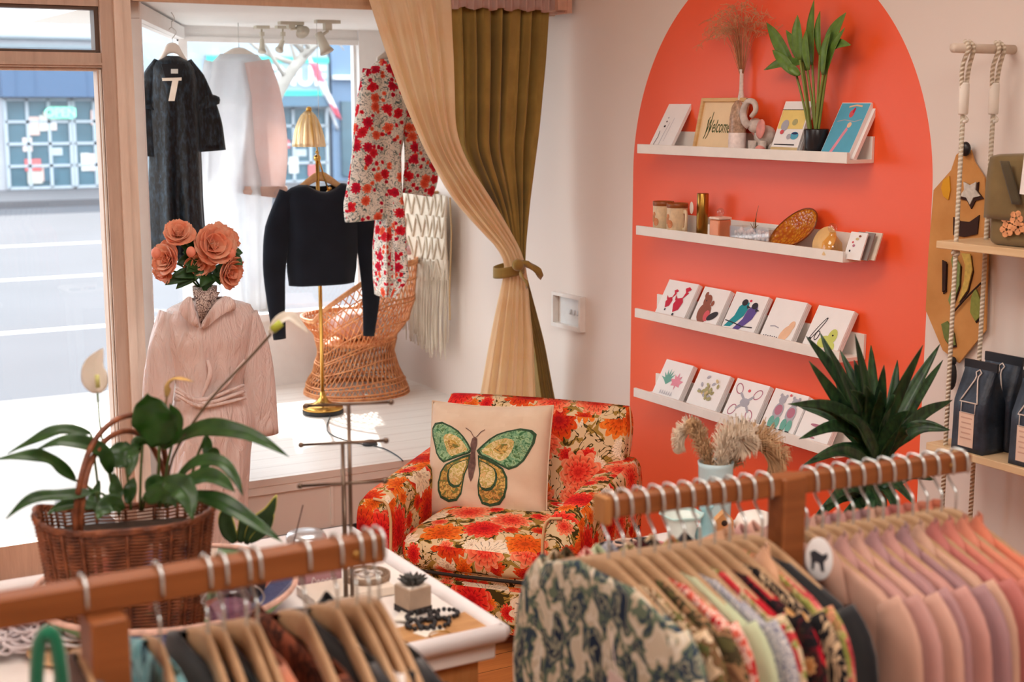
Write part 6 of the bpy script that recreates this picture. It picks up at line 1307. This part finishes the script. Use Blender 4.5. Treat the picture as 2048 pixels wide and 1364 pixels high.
# ================================================================ clothes racks in the foreground
rw = wood('rack_wood', (128, 72, 36), (164, 98, 54), (1.5, 26, 26), .45)
RY, RZ = 1.758, 1.2
RYL, RSL = 1.758, 0.
def RYf(x): return 1.752-.085*(x-1.178)/.74 if x > 1 else 1.758
def rack(x0, x1, xp, label, flush):
    t = thing('clothes_rack', label, 'rack', (xp, RYf(xp), 0))
    RY = RYf(xp); sl_ = math.atan2(RYf(x1)-RYf(x0), x1-x0)
    rh, rd = (.032, .030) if flush else (.039, .038)
    part('rail', MB(False).box(((x0+x1)/2, RYf((x0+x1)/2), RZ-rh/2), ((x1-x0)/cos(sl_), rd, rh), Euler((0, 0, sl_)), bev=.003), rw, t, world=True)
    if flush: part('end_cap', MB(False).box((x0-.004, RYf(x0), RZ-.019), (.012, .036, .044), bev=.002), lw, t, world=True)
    yo = -.002 if flush else -.032
    pw = .048
    part('post', MB(False).bb((xp-pw/2, RY-.019+yo, .04), (xp+pw/2, RY+.022, RZ-(.001 if flush else .0395)), bev=.004), rw, t, world=True)
    part('foot', MB(False).bb((xp-.03, RY-.26, 0), (xp+.03, RY+.26, .045), bev=.004), rw, t, world=True)
    part('screw', MB().lathe([(.005, 0), (.006, .001), (.004, .003)], (x1-.045, RYf(x1-.045)-rd/2, RZ-rh/2), 14, Euler((R(90), 0, 0)).to_matrix()), mat((206, 160, 90), .3, .8), t, world=True)
    return t
rack(.035, .797, .402, 'wooden T shaped clothes rack at the lower left, with few garments', False)
rack(1.178, 1.885, 1.515, 'wooden T shaped clothes rack at the lower right, full of patterned and pink shirts', True)
UY = V((0, 1, 0)); DROP = .111
arm_m = wood('pale_hanger_wood', (172, 134, 98), (198, 160, 122), (20, 20, 20), .5); hook_m = mat((226, 236, 236), .25, .75, var=0)
def rack_hanger(x, label, am=arm_m, tilt=0., hw=.215, sq=.072):
    RY = RYf(x); c = V((x, RY, RZ-DROP)); t = thing('wooden_hanger', label, 'hanger', V((x, RY, RZ)), group='wooden hangers on the clothes racks')
    P = crv([c+V((0, -hw, -sq)), c+V((0, -hw*.6, -sq*.46)), c+V((0, -.025, -.003)), c+V((0, .025, -.003)), c+V((0, hw*.6, -sq*.46)), c+V((0, hw, -sq))], 24); rows = []
    for i, p in enumerate(P):
        s_ = sin(PI*i/24); h = .013+.010*s_; rows.append([p+V((.0062*cos(a)+tilt*(p.y-RY), 0, h*sin(a)-.012)) for a in [k*2*PI/10 for k in range(10)]])
    part('arm', MB().loft(rows, True, True), am, t, world=True)
    hk = crv([c+V((0, 0, -.005)), c+V((0, 0, .034)), c+V((0, .004, .045)), c+V((.001, .0235, .066)), c+V((0, .0235, DROP-.02)), c+V((0, .016, DROP+.004)), c+V((0, 0, DROP+.007)), c+V((0, -.016, DROP+.004)), c+V((0, -.0225, DROP-.012)), c+V((0, -.0225, DROP-.030))], 30)
    part('hook', MB().tube(hk, .0023, 8), hook_m, t, world=True); return t
def rack_garment(name, x, label, cat, m, collar=None, hw=.225, length=.62, depth=.014, sleeves=True, neck=.075, mat2=None, drop=.082, sl_len=.30, seed=0, folds=5, amp=.22, buttons=None, group=None):
    """a garment on a hanger, its front towards -X"""
    rr = random.Random(seed); RY = RYf(x); c = V((x, RY, RZ-DROP)); t = thing(name, label, cat, V((x, RY, c.z-length)), group=group)
    U, W = V((0, 1, 0)), V((1, 0, 0)); d = depth
    sh = .082
    # shoulders follow the hanger, then the body drops
    zs = lambda y: .012-.335*y
    prof = [(zs(neck), neck, d*.75), (zs(neck+(hw-neck)*.5), neck+(hw-neck)*.5, d*.9), (zs(hw*.93), hw*.95, d), (zs(hw)-.02, hw, d*1.02), (zs(hw)-.06, hw*1.0, d*1.05), (-.30, hw*.98, d*1.08), (-length, hw*1.02, d*1.12)]
    part('body', garment_body(MB(), c, prof, U, W, folds, amp, 64, rr.uniform(0, 6), sq=.42), m, t, world=True, solid=.0018)
    if sleeves:
        for s_ in (-1, 1):
            P = [c+V((0, s_*hw*.88, -sh+.022)), c+V((-.003, s_*(hw+.012), -sh-.035)), c+V((-.006, s_*(hw+.030), -sh-.16)), c+V((-.002, s_*(hw+.034), -sh-sl_len))]
            part('sleeve', sleeve(MB(), P, [.034, .046, .048, .044], W=V((1, 0, 0)), flat=.30, amp=.08, m=12), m, t, world=True, solid=.0018)
    if collar:
        for s_ in (-1, 1):
            mb = MB(); cw = collar; xo = -d-.003
            q = [c+V((xo*.4, s_*.052, .014)), c+V((xo*.9, s_*.095, -.012)), c+V((xo-.005, s_*.125, -.075)), c+V((xo-.008, s_*.055, -.105)), c+V((xo-.005, s_*.010, -.055))]
            mb.poly(q); bmesh.ops.triangulate(mb.bm, faces=mb.bm.faces[:]); part('collar', mb, mat2 or m, t, world=True, solid=.003)
            mb = MB(); mb.loft([[c+V((d*.6, s_*.045, -.010)), c+V((d*.3, s_*.062, -.016)), c+V((-d*.6, s_*.062, -.03))], [c+V((d*.6+.003, s_*.040, .016)), c+V((d*.3, s_*.056, .014)), c+V((-d*.7, s_*.056, .006))]], False); part('collar_band', mb, mat2 or m, t, world=True, solid=.002)
        part('placket', MB().grid(lambda u, v: c+V((-d*1.25-.003-.004*v, -.010+.020*u, -.085-(length-.10)*v)), 2, 10), m, t, world=True, solid=.002)
        mb = MB()
        for k in range(4): mb.ell(c+V((-d*1.3-.006, 0, -.11-.085*k)), .0022, .005, .005, 8, 6)
        part('button', mb, mat((232, 222, 214), .4), t, world=True)
    return t
# ---- right rack, patterned half
P_bg = blotch('blue_green_leaf_print', [(214, 200, 176), (226, 216, 198), (206, 190, 164), (110, 124, 104), (52, 68, 84), (150, 150, 130), (36, 50, 70)], 17, stretch=(1.4, 1, 1))
P_br = blotch('brown_leaf_print', [(206, 176, 140), (222, 196, 164), (120, 88, 60), (96, 100, 56), (84, 56, 40)], 24, stretch=(1.6, 1, 1))
P_ck = blotch('coral_check', [(206, 60, 50), (226, 110, 90), (240, 200, 184), (190, 40, 44)], 60)
P_gr = cloth((196, 204, 170), (180, 188, 150)); P_bl = blotch('grey_blue_speckle', [(156, 154, 164), (196, 190, 188), (112, 116, 140), (210, 204, 200)], 120)
P_cf = blooms('cream_rose_print', (228, 200, 166), [[(150, 24, 30), (196, 40, 50), (220, 90, 90)], [(206, 170, 60), (226, 190, 90), (236, 214, 150)]], 9, .4, leaf=[(170, 168, 96), (130, 130, 70)], leafamt=.58, density=.7, second=.5)
P_dk = blooms('dark_rose_print', (30, 26, 30), [[(120, 14, 30), (180, 24, 44), (206, 70, 60)], [(170, 110, 50), (206, 150, 90), (226, 190, 140)]], 12, .4, leaf=[(50, 40, 34), (90, 30, 36)], density=.7, second=.55)
P_bw = blotch('black_cream_brush_print', [(26, 24, 26), (34, 30, 32), (206, 176, 140), (30, 28, 30), (180, 150, 120)], 14, stretch=(2.4, 1, 1))
P_pe = blooms('peach_flower_print', (222, 150, 116), [[(150, 40, 50), (206, 90, 90), (240, 180, 160)], [(120, 130, 60), (170, 170, 90), (230, 190, 150)]], 10, .4, leaf=[(150, 140, 70), (110, 110, 50)], leafamt=.58, density=.6, second=.5)
blackv = cloth((30, 30, 34), (22, 22, 26), rough=.8, sheen=.5); pc_ = cloth((226, 176, 140), (212, 160, 124))
G = 'garments on the right clothes rack'
A = [('blouse', 'white blouse with blue and green leaf print, outermost at the left of the right rack', P_bg, None, True), ('shirt', 'beige shirt with brown leaf print behind the blue green blouse', P_br, None, True), ('shirt', 'dark brown leaf print shirt, third from the left end of the right rack', blotch('dark_leaf', [(120, 84, 60), (160, 120, 86), (70, 60, 40), (90, 84, 50)], 26), None, True),
     ('shirt', 'coral red checked shirt on the right rack', P_ck, None, True), ('shirt', 'plain pale green shirt on the right rack', P_gr, None, True), ('shirt', 'grey blue speckled shirt behind the pale green one', P_bl, None, True), ('shirt', 'cream shirt with red and yellow roses on the right rack', P_cf, None, True),
     ('shirt', 'dark shirt with red roses on the right rack', P_dk, None, True), ('shirt', 'black and cream brush print shirt on the right rack', P_bw, None, True), ('shirt', 'peach shirt with flower print and plain collar, left of the black jacket', P_pe, .05, True), ('jacket', 'plain black velvet jacket by the post of the right rack', blackv, None, True)]
XA = [1.186, 1.212, 1.240, 1.268, 1.294, 1.322, 1.350, 1.378, 1.406, 1.436, 1.468]
for k, ((nm, lb, m, col, sl), x) in enumerate(zip(A, XA)):
    rack_hanger(x, 'wooden hanger holding the '+lb.split(' on the right rack')[0].split(',')[0])
    rack_garment(nm, x, lb, nm, m, col, hw=.20+.010*(k % 3), depth=.011, seed=k, neck=.05 if col else .075+.012*(k % 2), mat2=pc_ if k == 9 else None, group=G, amp=.4 if k == 0 else .2)
# tag hanging at the front of the outermost blouse
tg = V((1.186-.030, RYf(1.18)-.07, .90)); solo('price_card', MB(False).box(tg, (.0012, .05, .075), Euler((R(8), 0, 0))).tube([tg+V((0, 0, .037)), tg+V((.002, .02, .10))], .001, 4), mat((232, 206, 196), .7), 'blank pale pink price card on the outermost blue green blouse', 'tag')
# ---- right rack, pink half
tones = [((206, 160, 140), 'beige blush'), ((198, 148, 140), 'dusty mauve'), ((212, 164, 146), 'pale blush'), ((184, 138, 138), 'greyed mauve'), ((206, 150, 140), 'soft pink'), ((172, 130, 132), 'rosy taupe'), ((214, 168, 144), 'sand beige'), ((196, 116, 108), 'dusty rose'), ((214, 128, 110), 'coral rose'), ((222, 140, 112), 'pale coral'), ((228, 132, 100), 'bright peach')]
XB = [1.556+.0312*k for k in range(11)]
ords = ['first from the post', 'second from the post', 'third from the post', 'fourth from the post', 'fifth from the post', 'sixth from the post', 'seventh from the post', 'fourth from the right end', 'third from the right end', 'second from the right end', 'last at the right end']
for k, ((c_, nm), x) in enumerate(zip(tones, XB)):
    rack_hanger(x, 'wooden hanger holding the '+nm+' shirt'); rack_garment('shirt', x, nm+' collared shirt, '+ords[k]+' of the right rack', 'shirt', cloth(c_, tuple(int(q*.92) for q in c_), rough=.6, sheen=.1, spec=.35), .05, neck=.062, hw=.205+.008*(k % 3), depth=.012, seed=20+k, group=G)
bd = onD(1638, 1118, 2.15); bdg = thing('round_badge', 'oval white card with a black animal drawing, by the post of the right rack', 'card', bd)
part('card', MB().lathe([(.022, -.0008), (.023, 0), (.022, .0008)], bd, 36, Euler((0, R(90), R(28))).to_matrix(), sx=1.55), mat((240, 238, 238), .6), bdg, world=True)
mb = MB(False); N_ = V((-cos(R(28)), -sin(R(28)), 0)); S_ = V((sin(R(28)), -cos(R(28)), 0))
for P in ([(-.024, .012), (-.012, .018), (.010, .010), (.022, .016), (.024, .006), (.014, -.004), (.016, -.024), (.008, -.024), (.002, -.008), (-.010, -.006), (-.012, -.024), (-.018, -.024), (-.020, -.002)],): mb.poly([bd+N_*.0016+S_*u*.62+V((0, 0, v*.8)) for u, v in P])
part('drawing', mb, mat((50, 52, 60), .7), bdg, world=True, solid=.0004)
# ---- left rack
HX = [onZ(x, y, RZ).x for x, y in ((129, 1120), (281, 1105), (383, 1098), (415, 1093), (461, 1087), (484, 1085), (591, 1078), (659, 1071), (700, 1066), (728, 1064), (750, 1062))]
GL = 'garments on the left clothes rack'
teal = blotch('teal_print', [(60, 110, 120), (110, 168, 176), (150, 196, 200), (40, 70, 84)], 18, sharp=False); brownp = blotch('rust_print', [(60, 36, 30), (120, 64, 44), (40, 28, 26), (150, 84, 60)], 20, sharp=False); blk2 = cloth((34, 32, 36), (26, 25, 28), sheen=.3); brn = cloth((90, 62, 50), (74, 50, 40)); cl_ = cloth((236, 228, 222), (222, 212, 206))
L = [('knit_top', 'brown top with emerald green velvet edging, leftmost on the left rack', brn), ('blouse', 'teal blue print blouse right of the left rack post', teal), ('top', 'black top, first one right of the teal blouse', blk2), ('top', 'dark teal black top, second one right of the teal blouse', cloth((44, 58, 64), (32, 44, 50))), ('top', 'dark brown top, third one right of the teal blouse', cloth((66, 48, 42), (52, 38, 34))), ('top', 'rust coloured satin top on the left rack', cloth((206, 128, 96), (190, 110, 80), rough=.5)), ('blouse', 'rust and black printed blouse on the left rack', brownp), ('dress', 'plain black dress behind the rust printed blouse', blk2), ('top', 'white camisole near the right end of the left rack', cl_), ('top', 'black camisole, second from the right end of the left rack', cloth((30, 30, 34), (24, 24, 27))), ('jacket', 'black jacket, last at the right end of the left rack', cloth((28, 27, 30), (22, 21, 24), sheen=.35))]
for k, ((nm, lb, m), x) in enumerate(zip(L, HX)):
    rack_hanger(x, 'wooden hanger holding the '+lb.split(',')[0].split(' on the left')[0]+(' of the rack left end' if k == 0 else ''), tilt=.10)
    nk = (.05, .07, .12, .12, .12, .09, .13, .12, .15, .15, .13)[k]
    t = rack_garment(nm, x, lb, 'top' if nm == 'knit_top' else nm, m, None, hw=(.13, .21, .19, .19, .19, .18, .20, .20, .17, .17, .20)[k], depth=.012, seed=50+k, neck=nk, sleeves=k in (0, 1, 6, 10), group=GL)
    if k == 0: part('velvet_edging', MB().tube(crv([onD(72, 1400, 1.60), onD(76, 1310, 1.60), onD(84, 1275, 1.60), onD(100, 1264, 1.60), onD(112, 1285, 1.60), onD(120, 1330, 1.60), onD(128, 1400, 1.60)], 20), .009, 8), cloth((16, 120, 84), (10, 96, 66), sheen=.6), t, world=True, label='emerald green velvet edging')
